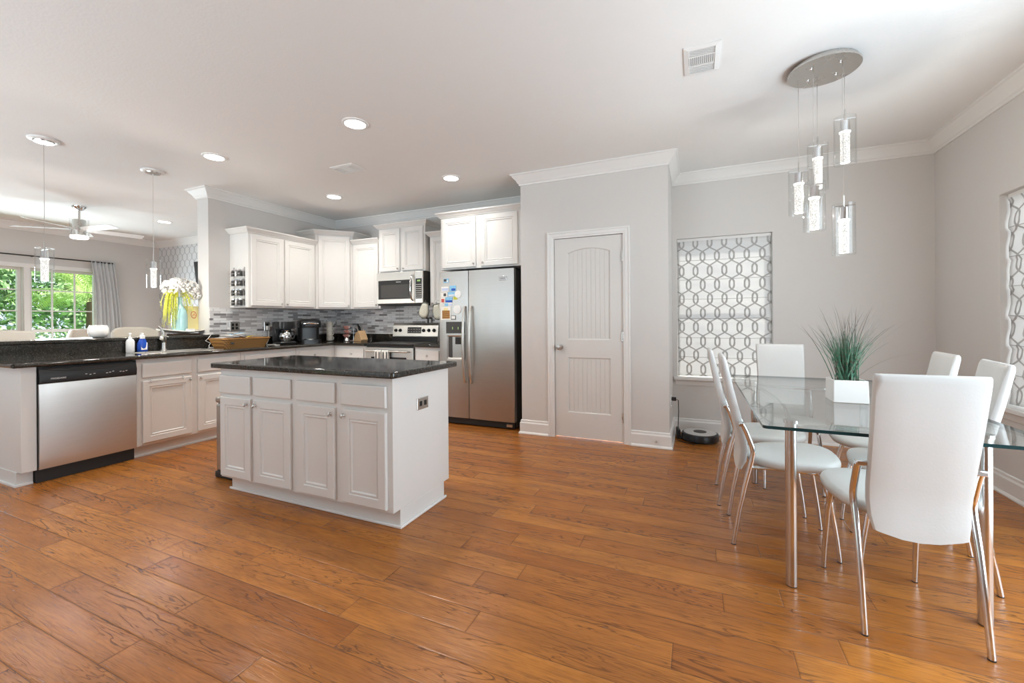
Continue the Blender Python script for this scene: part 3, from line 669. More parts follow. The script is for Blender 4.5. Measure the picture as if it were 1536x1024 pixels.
# ------------------------------------------------------------------ island
Y0 = 1.915; FI = frame((0, Y0, 0), (1, 0, 0)); i0, i1, ib = -3.105, -1.580, 2.500
r = thing('kitchen_island', 'white kitchen island with four doors and four drawers on the wood floor', 'kitchen island', (-2.33, 2.2, 0))
MB().box(i0, i1, Y0, ib, .108, .879).box(i0 + .02, i1 + .0, Y0 + .062, ib - .062, 0, .108).build('body', M['cab'], r, bev=.002)
mb((i0 + .006, i1 + .014, Y0 + .050, Y0 + .0615, .0, .016), (i1 + .0005, i1 + .014, Y0 + .062, ib - .05, .0, .016)).build('shoe_moulding', M['trim'], r, bev=.004)
dx = [(-3.096, -2.772, -2.80), (-2.736, -2.388, -2.71), (-2.330, -2.008, -2.035), (-1.955, -1.618, -1.93)]
for u0, u1, kx in dx:
    panel_door(FI, u0, u1, .706, .832, raised=False).build('drawer', M['cab'], r, bev=.004)
    add_door(FI, u0 + .01, u1, .126, .680, r, (kx, .645))
solo('island_countertop', 'black granite countertop on the kitchen island', 'countertop', MB().prism([(-3.165, 1.885), (-3.15, 1.872), (-1.56, 1.872), (-1.545, 1.887), (-1.545, 2.565), (-3.165, 2.565)], .8795, .916), M['granite'], bev=.009, seg=3)
FIR = frame((i1, 0, 0), (0, 1, 0))
r = outlet('island_outlet', 'black outlet in a steel plate on the side of the island', FIR, 2.197, .688, .118, .072, 'nickel', 'black', horiz=True, grp='outlets')
# trash bin behind the island
r = thing('trash_can', 'tall stainless trash can behind the left end of the island', 'trash can', (-3.32, 2.22, 0))
mb((-3.435, -3.195, 2.075, 2.38, .05, .575)).build('bin', M['steelv'], r, bev=.02, seg=4)
mb((-3.440, -3.190, 2.07, 2.385, .0, .05)).build('foot', M['blackm'], r, bev=.01)
mb((-3.438, -3.192, 2.072, 2.383, .577, .625)).build('lid', M['nickel'], r, bev=.015, seg=3)
# ------------------------------------------------------------------ appliances
r = thing('range', 'stainless electric range with black glass cooktop', 'stove', (-3.575, 4.58, 0))
x0, x1 = -3.954, -3.196
mb((x0, x1, 4.292, 4.885, .03, .895)).build('body', M['dark'], r)
mb((x0, x1, 4.245, 4.80, .896, .918)).build('cooktop', M['black'], r, bev=.006)
for cx, cy, q in ((-3.76, 4.42, .10), (-3.39, 4.42, .075), (-3.76, 4.66, .075), (-3.39, 4.66, .10)): MB().lathe([(q, .0), (q, .0006), (q - .006, .0006)], (cx, cy, .918), 28).build('burner_ring', M['dark'], r)
FO = frame((0, 4.292, 0), (1, 0, 0))
od = mb((x0 + .004, x1 - .004, 4.258, 4.291, .22, .865)).build('oven_door', M['steell'], r, bev=.005)
mb((x0 + .10, x1 - .10, 4.2565, 4.2579, .36, .745)).build('oven_window', M['black'], od)
MB().tube([(x0 + .05, 4.258, .82), (x0 + .05, 4.215, .82), (x1 - .05, 4.215, .82), (x1 - .05, 4.258, .82)], .011, 10).build('oven_handle', M['steell'], od, smooth=True)
mb((x0 + .004, x1 - .004, 4.262, 4.291, .04, .21)).build('storage_drawer', M['steell'], r, bev=.005)
bgd = MB(); bgd.rings([[(x, 4.83 + a * .03, .918), (x, 4.886, .918), (x, 4.886, 1.175), (x, 4.845, 1.175), (x, 4.822, 1.14), (x, 4.805, .99), (x, 4.80, .985), (x, 4.80, .918)] for x, a in ((x0, 0), (x1, 0))])
bg_ = bgd.build('back_guard', M['steell'], r)
mb((x0, x1, 4.790, 4.7995, .919, .984)).build('guard_base', M['black'], bg_)
def yb(z): return 4.822 - (1.14 - z) * (.017 / .15)
m = MB(); m.add([(-3.70, yb(1.03) - .003, 1.03), (-3.47, yb(1.03) - .003, 1.03), (-3.47, yb(1.115) - .003, 1.115), (-3.70, yb(1.115) - .003, 1.115)], [(0, 1, 2, 3)]); s_ = m.build('display_panel', M['black'], bg_)
m = MB()
for q in range(5):
    for w in range(2): m.box(-3.69 + q * .045, -3.665 + q * .045, yb(1.05 + .035 * w) - .0055, yb(1.05 + .035 * w) - .0035, 1.05 + .035 * w, 1.053 + .035 * w)
m.build('button_print', M['paper'], s_)
for kx in (-3.90, -3.825, -3.43, -3.345, -3.26):
    kz = 1.07; k = MB(); k.rings([[(kx + q * cos(2 * pi * i / 16), yb(kz) - h, kz + q * sin(2 * pi * i / 16)) for i in range(16)] for q, h in ((.024, -.001), (.024, .006), (.018, .010), (.016, .026), (.002, .027))])
    k.box(kx - .004, kx + .004, yb(kz) - .030, yb(kz) - .020, kz - .017, kz + .017); k.build('control_knob', M['black'], bg_, smooth=True)
# towels on the oven handle
def towel(x, w, label):
    r = thing('kitchen_towel', label, 'towel', (x, 4.215, .6), group='striped towels on the oven handle'); m = MB()
    prof = [(4.2015, .50), (4.2012, .81), (4.203, .829), (4.215, .834), (4.227, .829), (4.229, .81), (4.229, .56)]
    m.rings([[(x + w * (i / 6 - .5) + 0, y - .002 * sin(i * 2.1 + z * 9), z) for i in range(7)] for y, z in prof], 0, False, False, closed=False)
    o = m.build('cloth', M['paper'], r, smooth=True); s = o.modifiers.new('t', 'SOLIDIFY'); s.thickness = .003
    s2 = MB()
    for q in (-.32, -.22, .22, .32): s2.box(x + w * q, x + w * q + .006, 4.196, 4.1985, .505, .815)
    s2.build('stripe', M['dark'], r)
towel(-3.70, .095, 'left of two white striped towels hanging on the oven handle'); towel(-3.585, .10, 'right of two white striped towels hanging on the oven handle')
# microwave
r = thing('microwave', 'stainless over the range microwave with curved handle', 'microwave', (-3.58, 4.7, 1.415))
x0, x1 = -3.956, -3.208
mb((x0, x1, 4.51, YK - .008, 1.430, 1.848)).build('body', M['dark'], r)
md = mb((x0, x1 - .125, 4.485, 4.509, 1.432, 1.846)).build('door', M['steell'], r, bev=.004)
dg = mb((x0 + .03, x1 - .165, 4.4835, 4.4848, 1.492, 1.742)).build('window', M['black'], md)
mb((x0 + .075, x1 - .225, 4.4825, 4.4834, 1.512, 1.682)).build('inner_screen', M['dark'], dg)
text('brand_lettering', 'FRIGIDAIRE', .016, Matrix.Translation((-3.59, 4.4832, 1.716)) @ Matrix.Rotation(pi / 2, 4, 'X'), M['white'], md)
MB().tube([(x1 - .150, 4.484, 1.800), (x1 - .150, 4.455, 1.785)] + [(x1 - .150, 4.455 - .030 * sin(pi * i / 8), 1.785 - .30 * i / 8) for i in range(1, 8)] + [(x1 - .150, 4.455, 1.485), (x1 - .150, 4.484, 1.470)], .012, 10).build('handle', M['chrome'], md, smooth=True)
cp = mb((x1 - .124, x1, 4.487, 4.509, 1.432, 1.846)).build('control_panel', M['steell'], r, bev=.004)
kp = mb((x1 - .108, x1 - .014, 4.4855, 4.4868, 1.49, 1.75)).build('keypad', M['black'], cp)
m = MB()
for i in range(4):
    for j in range(7): m.box(x1 - .100 + i * .021, x1 - .087 + i * .021, 4.4843, 4.4854, 1.505 + j * .027, 1.513 + j * .027)
m.build('key_print', M['paper'], kp)
mb((x1 - .085, x1 - .038, 4.4843, 4.4854, 1.712, 1.732)).build('clock_display', M['ledg'], kp)
mb((x0 + .01, x1 - .01, 4.50, 4.86, 1.412, 1.4295)).build('vent_grille', M['blackm'], r)
# refrigerator
r = thing('refrigerator', 'stainless side by side refrigerator with ice dispenser', 'refrigerator', (-2.29, 4.55, 0))
f0, f1, fy = -2.768, -1.812, 4.195; sp = -2.378
mb((f0 + .004, f1 - .004, fy + .075, 4.88, .02, 1.762)).build('cabinet', M['dark'], r, bev=.004)
def fdoor(a, b, name):
    m = MB(); n = 12
    prof = [(a, fy + .066)] + [(a + (b - a) * i / n, fy + .010 - .010 * sin(pi * i / n) ** .5) for i in range(n + 1)] + [(b, fy + .066)]
    m.rings([[(x, y, z) for x, y in prof] for z in (.085, 1.772)]); return m.build(name, M['steelv'], r, smooth=True)
D1 = fdoor(f0, sp - .004, 'freezer_door'); D2 = fdoor(sp + .004, f1, 'fridge_door')
mb((f0 + .01, f1 - .01, fy + .03, fy + .074, .012, .078)).build('base_grille', M['blackm'], r)
for q in (f1 - .10, f0 + .03): mb((q, q + .07, fy + .012, fy + .0295, .03, .06)).build('hinge_foot', M['nickel'], r)
def fh(x, d):
    pts = [(x, fy + .002, 1.36)] + [(x, fy - .018 - .042 * sin(pi * i / 14) ** .7, 1.36 - .86 * i / 14) for i in range(0, 15)] + [(x, fy + .002, .50)]
    MB().tube(pts, [.012] + [.013 + .004 * sin(pi * i / 14) for i in range(15)] + [.012], 12).build('handle', M['steell'], d, smooth=True)
fh(sp - .040, D1); fh(sp + .042, D2)
da, db = -2.672, -2.425
mb((da, db, fy - .006, fy + .004, 1.055, 1.190)).build('dispenser_display', M['dark'], D1, bev=.003)
m = MB(); m.rings([[(x, y, z) for x, z in ((da + i, .745 + i), (db - i, .745 + i), (db - i, 1.045 - i), (da + i, 1.045 - i))] for y, i in ((fy - .001, 0), (fy - .010, 0), (fy - .010, .014), (fy - .0025, .030))], 0, False, True); dd = m.build('dispenser_recess', M['steelv'], D1)
mb((da + .032, da + .085, fy - .0035, fy - .0026, .775, 1.015)).build('recess_shade', M['dark'], dd)  # flat dark strip painting the shade of a deeper recess
mb((da + .125, da + .20, fy - .008, fy - .003, .93, 1.012)).build('dispenser_chute', M['blackm'], dd)
mb((da + .02, db - .02, fy - .022, fy - .0105, .745, .757)).build('drip_tray', M['steell'], dd)
for q in (.085, .16): m = mb((da + q, da + q + .008, fy - .0075, fy - .0062, 1.10, 1.13)).build('indicator_light', M['ledg'], bpy.data.objects['dispenser_display'])
bd = mb((-1.985, -1.895, fy - .006, fy + .006, 1.640, 1.688)).build('badge', M['chrome'], D2, bev=.003)
text('brand_lettering', 'FRIGIDAIRE', .0125, Matrix.Translation((-1.94, fy - .0062, 1.663)) @ Matrix.Rotation(pi / 2, 4, 'X'), M['dark'], bd)
def magnet(label, x, z, w, h, mat, round_=False, deco=None, cat='magnet'):
    yy = fy - .0005
    if round_:
        m = MB().rings([[(x + q * cos(2 * pi * i / 28), yy - n, z + q * 1.0 * sin(2 * pi * i / 28)) for i in range(28)] for q, n in ((w / 2, -.004), (w / 2, .002), (w / 2 - .004, .004))])
    else: m = mb((x - w / 2, x + w / 2, yy - .003, yy, z - h / 2, z + h / 2))
    o = solo('fridge_magnet', label, cat, m, mat, 'magnets on the freezer door')
    for nm, (a, b, c, d), mt in deco or []: mb((x + a * w, x + b * w, yy - .0045, yy - .003, z + c * h, z + d * h)).build(nm, M[mt], o)
magnet('upper of two round white magnets on the freezer door', -2.512, 1.505, .088, .1, M['white'], True)
magnet('lower of two round white magnets on the freezer door', -2.520, 1.330, .105, .1, M['white'], True)
magnet('orange and white picture at the lower left of the freezer door magnets', -2.675, 1.288, .135, .155, M['paper'], deco=[('print', (-.36, .40, -.40, .22), 'wicker'), ('print', (-.2, .2, .22, .40), 'yellow')])
magnet('small dark framed picture magnet just above the dispenser', -2.573, 1.238, .062, .05, M['dark'], deco=[('print', (-.4, .4, -.32, .36), 'petal')])
magnet('blue and black magnet alone at the top left of the freezer door', -2.668, 1.668, .068, .048, M['lblue'], deco=[('print', (-.45, .1, -.2, .4), 'dark'), ('print', (.1, .4, -.4, .1), 'white')])
for lb, x, z, w, h, mt, dc in [('pale purple and white postcard magnet in the top row', -2.685, 1.570, .10, .06, 'paper', [('print', (-.4, .45, -.3, .2), 'floret')]), ('bright blue postcard magnet in the top row', -2.578, 1.575, .085, .065, 'lblue', [('print', (-.2, .4, -.4, .0), 'blue')]),
        ('white postcard magnet with a small dark figure, second row', -2.695, 1.505, .085, .055, 'paper', [('print', (-.1, .3, -.3, .3), 'dark')]), ('blue and white postcard magnet in the second row', -2.597, 1.510, .095, .05, 'lblue', [('print', (-.4, .4, -.4, -.1), 'white')]),
        ('deep blue postcard magnet in the middle of the third row', -2.632, 1.445, .090, .062, 'blue', [('print', (-.5, .5, -.1, .5), 'lblue')]), ('narrow red brown magnet at the left of the third row', -2.712, 1.440, .055, .06, 'paper', [('print', (-.4, .3, -.4, .3), 'red')]),
        ('green and yellow magnet right of the second row', -2.545, 1.462, .05, .035, 'moss', []), ('pale blue postcard magnet above the orange picture', -2.640, 1.388, .11, .042, 'paper', [('print', (-.45, .0, -.4, .4), 'lblue'), ('print', (.1, .45, -.3, .3), 'floret')])]:
    magnet(lb, x, z, w, h, M[mt], deco=dc)
# ------------------------------------------------------------------ things on the counters
# sink, faucet, bottles
r = thing('kitchen_sink', 'stainless sink set into the granite counter', 'sink', (-4.80, 2.52, .915))
m = MB(); o_ = [(hx0 - .018, hy0 - .018), (hx1 + .018, hy0 - .018), (hx1 + .018, hy1 + .018), (hx0 - .018, hy1 + .018)]
def rect(i, z): return [(hx0 + i, hy0 + i, z), (hx1 - i, hy0 + i, z), (hx1 - i, hy1 - i, z), (hx0 + i, hy1 - i, z)]
m.rings([rect(-.012, .9152), rect(-.012, .917), rect(.004, .917), rect(.012, .74), rect(.03, .735)], 0, False, True); m.build('basin', M['nickel'], r, bev=.003)
r = thing('faucet', 'brushed nickel single lever kitchen faucet behind the sink', 'faucet', (-5.045, 2.545, .9155))
MB().lathe([(.032, 0), (.032, .008), (.024, .016), (.021, .10), (.024, .135), (.020, .155), (.002, .158)]).build('body', M['nickel'], r, world=False, smooth=True)
m = MB(); m.tube([(.004, -.004, .085), (.045, -.03, .135), (.085, -.055, .150), (.125, -.08, .138), (.135, -.086, .120)], [.017, .016, .015, .016, .017], 12); m.build('spout', M['nickel'], r, world=False, smooth=True)
m = MB(); m.tube([(0, 0, .150), (.002, -.006, .185), (-.004, -.022, .225), (-.004, -.050, .252)], [.014, .012, .010, .006], 10); m.build('lever', M['nickel'], r, world=False, smooth=True)
r = thing('soap_bottle', 'white pump soap bottle left of the faucet', 'soap bottle', (-5.045, 2.262, .9155))
MB().lathe([(.030, 0), (.033, .006), (.033, .105), (.026, .125), (.014, .132)], seg=20).build('bottle', M['white'], r, world=False, smooth=True)
m = MB(); m.lathe([(.015, .132), (.015, .150), (.005, .152), (.005, .178), (.012, .180), (.012, .188)], seg=14).tube([(0, 0, .184), (.03, -.01, .184), (.038, -.013, .178)], .005, 8); m.build('pump', M['ceramic'], r, world=False, smooth=True)
r = thing('detergent_bottle', 'blue liquid bottle with white cap beside the white soap pump', 'bottle', (-5.05, 2.362, .9155))
MB().mapped(lambda *a: a).rings([[(a * .6 * cos(2 * pi * i / 20), a * sin(2 * pi * i / 20), z) for i in range(20)] for a, z in ((.040, 0), (.046, .008), (.046, .05), (.042, .085), (.026, .122), (.020, .130))]).build('bottle', M['blue'], r, world=False, smooth=True)
MB().lathe([(.021, .130), (.021, .160), (.012, .166), (.012, .184), (.002, .186)], seg=16).build('cap', M['white'], r, world=False, smooth=True)
m = MB(); m.rings([[(.0290 * (1 - .35 * k), -.022 + .05 * t + .006 * k, .02 + .07 * k) for t in (0, .25, .5, .75, 1)] for k in (0, .3, .6, 1)], 0, False, False, closed=False); m.build('label', M['petal'], r, world=False)
# basket with papers
r = thing('wicker_basket', 'orange brown woven wicker tray basket on the granite counter', 'basket', (-4.83, 3.20, .9155))

m = MB()
def rr(hx, hy, z, rad=.05, n=5):
    p = []
    for cx, cy, a0 in ((hx - rad, hy - rad, 0), (-hx + rad, hy - rad, 90), (-hx + rad, -hy + rad, 180), (hx - rad, -hy + rad, 270)):
        for k in range(n + 1): a = radians(a0 + 90 * k / n); p.append((cx + rad * cos(a), cy + rad * sin(a), z))
    return p
m.rings([rr(.13, .235, 0), rr(.145, .255, .05), rr(.158, .275, .098), rr(.150, .266, .098), rr(.137, .246, .05), rr(.122, .226, .008)], 0, True, True); m.build('weave', M['wicker'], r, world=False, smooth=True)
m = MB(); a = rr(.156, .272, .100); m.tube(a + a[:2], .009, 8); m.build('rim', M['wicker'], r, world=False, smooth=True)
m = MB(); m.rings([[(.153 + .0 * k, -.19 + .022 * cos(t) , .055 + .012 * sin(t)) if k == 0 else (.156, -.19 + .022 * cos(t), .055 + .012 * sin(t)) for t in [2 * pi * i / 14 for i in range(14)]] for k in (0, 1)]); m.build('hand_hole', M['dark'], r, world=False)
def sheet(label, x, y, z, w, l, rz, tilt, mat, pr=None, cat='paper'):
    t = thing('paper_sheet', label, cat, (x, y, z), rz, 'papers in the basket'); R_ = Matrix.Rotation(tilt, 4, 'Y')
    m = MB(); n = 6
    for k in (0, 1): pass
    rows = [[R_ @ Vector((-l / 2 + l * i / n, s * w / 2, .010 * sin(pi * i / n))) for s in (-1, 1)] for i in range(n + 1)]
    m.rings(rows, 0, False, False, closed=False); o = m.build('page', mat, t, world=False, smooth=True); s_ = o.modifiers.new('t', 'SOLIDIFY'); s_.thickness = .002
    if pr:
        m = MB(); m.rings([[p + Vector((0, 0, .0035)) for p in (R_ @ Vector((-l * .4 + l * .7 * i / 4, s * w * .3, .008)) for s in (-1, 1))] for i in range(5)], 0, False, False, closed=False); m.build('print', M[pr], t, world=False)
sheet('white folded letter leaning up over the front rim of the basket', -4.80, 3.12, 1.055, .13, .28, radians(72), radians(17), M['paper'])
sheet('colourful printed flyer standing at the back of the basket', -4.93, 3.24, 1.060, .16, .22, radians(85), radians(-6), M['paper'], 'lblue')
sheet('white envelope lying at the left end of the basket', -4.84, 3.04, 1.022, .11, .18, radians(100), radians(4), M['ceramic'])
sheet('yellow orange card at the right end of the basket', -4.87, 3.36, 1.030, .11, .16, radians(80), radians(-5), M['yellowd'])
# outlets on the tile, charger and cables
FT = frame((XK + .006, 0, 0), (0, 1, 0))
outlet('wall_outlet', 'double black outlet with steel plate on the tile above the basket', FT, 3.318, 1.150, .115, .115, 'nickel', 'black', 2, grp='outlets')
outlet('wall_outlet', 'black outlet on the tile left of the drip coffee maker', FT, 3.735, 1.145, .075, .115, 'nickel', 'black', 1, grp='outlets')
r = thing('phone_charger', 'white plug charger with cable at the tile outlet left of the coffee maker', 'charger', (XK + .02, 3.735, 1.12))
mb((XK + .0145, XK + .045, 3.715, 3.755, 1.095, 1.150)).build('plug', M['white'], r, bev=.004)
m = MB(); m.tube([(XK + .04, 3.735, 1.096), (XK + .045, 3.735, 1.05), (XK + .06, 3.72, .97), (XK + .10, 3.66, .922), (XK + .20, 3.60, .920), (XK + .30, 3.64, .920), (XK + .36, 3.58, .920), (XK + .42, 3.60, .920), (XK + .45, 3.52, .920)], .0035, 6); m.build('cable', M['white'], r, smooth=True)
m = MB(); m.tube([(-5.17, 3.00, 1.069), (-5.10, 3.012, 1.069), (-5.066, 3.02, 1.063), (-5.060, 2.985, 1.02), (-5.066, 2.96, .995), (-5.060, 3.01, .965), (-5.058, 2.99, .935), (-5.03, 2.98, .9195), (-4.96, 3.04, .9195), (-4.99, 2.94, .9195)], .0035, 6)
solo('charging_cable', 'white cable hanging down the end of the raised bar', 'cable', m, M['white'], smooth=True)
# coffee makers
r = thing('coffee_maker', 'black drip coffee maker with glass carafe on the counter', 'coffee maker', (-4.86, 3.79, .9155), radians(-12))
mb((-.11, .10, -.10, .11, 0, .035)).build('base', M['black'], r, world=False, bev=.012)
mb((-.11, -.035, -.10, .11, .036, .285)).build('tower', M['black'], r, world=False, bev=.010)
MB().rings([rr(.105, .105, .195, .06), rr(.108, .108, .235, .06), rr(.10, .10, .288, .06)], 0).mapped(lambda x, y, z: (x - .005, y + .005, z)).build('brew_head', M['black'], r, world=False, smooth=True)
c = MB().lathe([(.055, 0), (.070, .02), (.074, .06), (.062, .105), (.046, .122), (.048, .135)], (.035, 0, .040), 24).build('carafe', M['chrome'], r, world=False, smooth=True)
m = MB(); m.tube([(.035, .055, .165), (.035, .105, .160), (.035, .120, .12), (.035, .100, .07), (.035, .072, .065)], .009, 8); m.build('carafe_handle', M['black'], c, world=False, smooth=True)
r = thing('pod_coffee_maker', 'black single cup pod coffee maker in the counter corner', 'coffee maker', (-4.86, 4.17, .9155), radians(-28))
MB().rings([rr(.13, .135, 0, .05), rr(.13, .135, .04, .05)]).build('base', M['black'], r, world=False, smooth=True)
MB().rings([rr(.075, .135, .041, .05), rr(.075, .135, .23, .05)]).mapped(lambda x, y, z: (x - .055, y, z)).build('tower', M['black'], r, world=False, smooth=True)
MB().rings([rr(.125, .135, .205, .06), rr(.135, .142, .25, .07), rr(.128, .136, .295, .08), rr(.09, .10, .322, .07)], 0).build('brew_head', M['black'], r, world=False, smooth=True)
m = MB(); m.tube([(.128, -.085, .255), (.142, -.045, .262), (.147, 0, .264), (.142, .045, .262), (.128, .085, .255)], .012, 8); m.build('silver_handle', M['chrome'], r, world=False, smooth=True)
MB().lathe([(.055, 0), (.055, .012)], (.06, 0, .041), 20).build('drip_tray', M['steell'], r, world=False)
# stack of mugs and red cups, knife block
def mug(label, loc, mat, rad, h, ang, grp):
    t = thing('mug', label, 'mug', loc, ang, grp)
    MB().lathe([(rad * .88, 0), (rad, .006), (rad, h), (rad - .004, h), (rad - .006, .008)], seg=22).build('cup', mat, t, world=False, smooth=True)
    m = MB(); m.tube([(rad - .002, 0, h * .82), (rad + .022, 0, h * .80), (rad + .030, 0, h * .5), (rad + .020, 0, h * .22), (rad - .002, 0, h * .2)], .005, 8); m.build('handle', mat, t, world=False, smooth=True); return t
M['stripe'] = pm('cream_striped_glaze', (.74, .71, .63), .3, var=.12, scale=60)
for k, nm in enumerate(('bottom', 'second from the bottom', 'third from the bottom', 'top')):
    mug('%s mug in the cream mug stack beside the pod coffee maker' % nm, (-4.90, 4.56, .9245 + k * .0685), M['stripe'], .045, .0680, radians(5), 'stacked cream mugs')
solo('mug_stand', 'black wire stand under the stack of cream mugs', 'mug rack', MB().lathe([(.055, 0), (.055, .006), (.046, .0085)], (-4.90, 4.56, .9155)).tube([(-4.958, 4.56, .919), (-4.958, 4.56, 1.215)], .003, 6), M['iron'])
M['redp'] = pm('red_patterned_glaze', (.55, .26, .22), .3, var=.75, scale=70)
def cup(label, loc):
    t = thing('red_cup', label, 'cup', loc, 0, 'red patterned cups')
    MB().lathe([(.022, 0), (.028, .004), (.052, .036), (.055, .050), (.051, .050), (.047, .036), (.02, .008)], seg=20).build('bowl', M['redp'], t, world=False, smooth=True)
    m = MB(); m.tube([(.045, -.02, .042), (.078, -.03, .040), (.080, -.03, .024), (.043, -.018, .022)], .004, 6); m.build('handle', M['ceramic'], t, world=False, smooth=True)
st = (-4.66, 4.66)
for k, nm in enumerate(('lowest', 'middle', 'top')): cup('%s red patterned cup on the small rack left of the knife block' % nm, (st[0] + .015 * (k % 2), st[1] - .01, .9605 + k * .062))
solo('cup_rack', 'silver wire rack holding the red patterned cups', 'cup rack', MB().lathe([(.040, 0), (.045, .005), (.030, .044)], (st[0], st[1] - .01, .9155)).tube([(st[0] + .07, st[1] + .05, .919), (st[0] + .075, st[1] + .05, 1.13), (st[0] + .05, st[1] + .03, 1.16)], .005, 8).tube([(st[0], st[1], .92), (st[0] + .07, st[1] + .05, .922)], .005, 8), M['chrome'], smooth=True)
r = thing('knife_block', 'light wooden knife block between the red cups and the stove', 'knife block', (-4.40, 4.64, .9155), radians(-20))
m = MB(); sd = [(-.11, 0), (.12, 0), (.135, .03), (.05, .155), (-.04, .115)]
m.rings([[(x, y, z) for x, z in sd] for y in (-.052, .052)]); m.build('block', M['beech'], r, world=False, bev=.004)
dr = Vector((-.57, 0, .82)).normalized()
for q in range(7):
    p = Vector((-.025 + .065 * (q // 3) / 2 + .004, -.032 + .032 * (q % 3), .126 + .040 * (q // 3) / 2)); L = .075 + .018 * (q % 3) + .012 * (q // 3)
    h = MB(); h.tube([p - dr * .012, p + dr * .02, p + dr * L * .6, p + dr * L], [.008, .009, .010, .008], 8, sy=.65); h.build('knife_handle', M['black'] if q % 2 == 0 else M['nickel'], r, world=False, smooth=True)
# shakers, mitts, spice rack
for x, lb in ((-3.415, 'left of two glass shakers on top of the stove back panel'), (-3.355, 'right of two glass shakers on top of the stove back panel')):
    r = thing('shaker', lb, 'shaker', (x, 4.866, 1.1755), group='salt and pepper shakers')
    MB().lathe([(.017, 0), (.019, .004), (.015, .05), (.014, .052)], seg=16).build('jar', M['ceramic'], r, world=False, smooth=True)
    MB().lathe([(.016, .052), (.016, .068), (.010, .075), (.001, .076)], seg=16).build('lid', M['dark'], r, world=False, smooth=True)
def mitt(label, x, y, zt, ang):
    r = thing('oven_mitt', label, 'oven mitt', (x, y, zt), 0, 'oven mitts'); ca, sa = cos(ang), sin(ang)
    pl = [(-.045, 0), (.045, 0), (.052, -.05), (.070, -.09), (.070, -.14), (.045, -.180), (0, -.195), (-.045, -.180), (-.070, -.14), (-.066, -.08), (-.052, -.05)]
    def rg(f, n): return [((px * f) * ca - ((pz + .1) * f - .1) * sa, n, (px * f) * sa + ((pz + .1) * f - .1) * ca) for px, pz in pl]
    MB().rings([rg(.86, .022), rg(1, .010), rg(1, -.010), rg(.86, -.022)]).build('mitt_body', M['mitt'], r, world=False, smooth=True, sub=1)
    m = MB(); e = rg(1.02, 0); m.tube(e + e[:1], .006, 6); m.build('binding', M['mittedge'], r, world=False)
    m = MB(); m.tube([(0, 0, -.005), (.008, 0, .02), (0, .0, .034), (-.008, 0, .02), (0, 0, -.005)], .0025, 5); m.build('hanging_loop', M['mittedge'], r, world=False)
mitt('left pale green oven mitt hanging under the microwave corner', -3.135, 4.445, 1.425, radians(-14)); mitt('right pale green oven mitt hanging beside the refrigerator', -3.010, 4.500, 1.410, radians(10))
r = thing('spice_rack', 'narrow chrome spice rack on the side of the left wall cabinet', 'spice rack', (-4.94, 3.255, 1.385))
for x in (-5.035, -4.848): MB().box(x - .008, x + .008, 3.2655, 3.2695, 1.388, 1.850).build('upright', M['chrome'], r)
for k in range(4):
    z = 1.395 + k * .113
    m = MB(); m.rings([[(-5.045 + q, y, z + h) for q, h in ((0, 0), (.205, 0), (.205, .004), (0, .004))] for y in (3.2655, 3.205)]); m.tube([(-5.043, 3.207, z + .035), (-4.842, 3.207, z + .035)], .004, 6); m.build('shelf', M['chrome'], r)
    for q in range(3):
        j = thing('spice_jar', 'spice jar %s on shelf %s of the chrome spice rack' % (('at the left', 'in the middle', 'at the right')[q], ('one from the bottom', 'two from the bottom', 'three from the bottom', 'four from the bottom')[k]), 'spice jar', (-5.005 + q * .062, 3.236, z + .0045), group='spice jars')
        MB().lathe([(.020, 0), (.022, .003), (.022, .058), (.016, .064)], seg=14).build('jar', M['nickel'] if q % 2 else M['dark'], j, world=False, smooth=True)
        MB().lathe([(.018, .064), (.018, .078), (.001, .079)], seg=14).build('lid', M['chrome'], j, world=False, smooth=True)
# ------------------------------------------------------------------ things on the raised bar
r = thing('serving_tray', 'white boat shaped tray on the raised bar under the blue vase', 'tray', (-5.30, 2.87, 1.0625))
m = MB(); N = 14
tops = []
for k in range(N + 1):
    t = -1 + 2 * k / N; w = .12 * (1 - .55 * abs(t) ** 3); zc = .018 + .032 * t * t; y = .245 * t
    tops.append([(-w, y, zc + .022), (-w * .6, y, zc + .004), (0, y, zc), (w * .6, y, zc + .004), (w, y, zc + .022), (w * .97, y, zc + .028), (w * .6, y, zc + .011), (0, y, zc + .007), (-w * .6, y, zc + .011), (-w * .97, y, zc + .028)])
m.rings(tops); m.build('dish', M['cream'], r, world=False, smooth=True)
mb((-.06, .06, -.14, .14, 0, .0175)).build('foot', M['bark'], r, world=False, bev=.004)
r = thing('bottle_vase', 'pale blue glass bottle vase on the white tray', 'vase', (-5.315, 2.835, 1.089))
MB().lathe([(.056, 0), (.070, .01), (.074, .06), (.073, .19), (.062, .25), (.034, .30), (.022, .335), (.022, .385), (.027, .40), (.020, .40), (.016, .34)], seg=24).build('bottle', M['teal'], r, world=False, smooth=True)
m = MB(); rnd = random.Random(3)
for (cx, cy, cz, q) in ((.01, -.10, .50, .075), (.0, .02, .53, .080), (.02, .10, .51, .075), (-.02, .17, .47, .065), (.03, -.05, .545, .06), (.035, .14, .43, .05)):
    for k in range(190):
        th, ph = rnd.uniform(0, 2 * pi), math.acos(rnd.uniform(-1, 1)); p = Vector((cx + q * sin(ph) * cos(th), cy + q * sin(ph) * sin(th), cz + q * cos(ph))); s_ = .015
        a = Vector((rnd.uniform(-1, 1), rnd.uniform(-1, 1), rnd.uniform(-1, 1))).normalized(); b = a.orthogonal().normalized(); c_ = a.cross(b)
        m.add([p + b * s_, p + c_ * s_, p - b * s_, p - c_ * s_], [(0, 1, 2, 3)])
m.build('white_flowers', M['petal'], r, world=False)
m = MB()
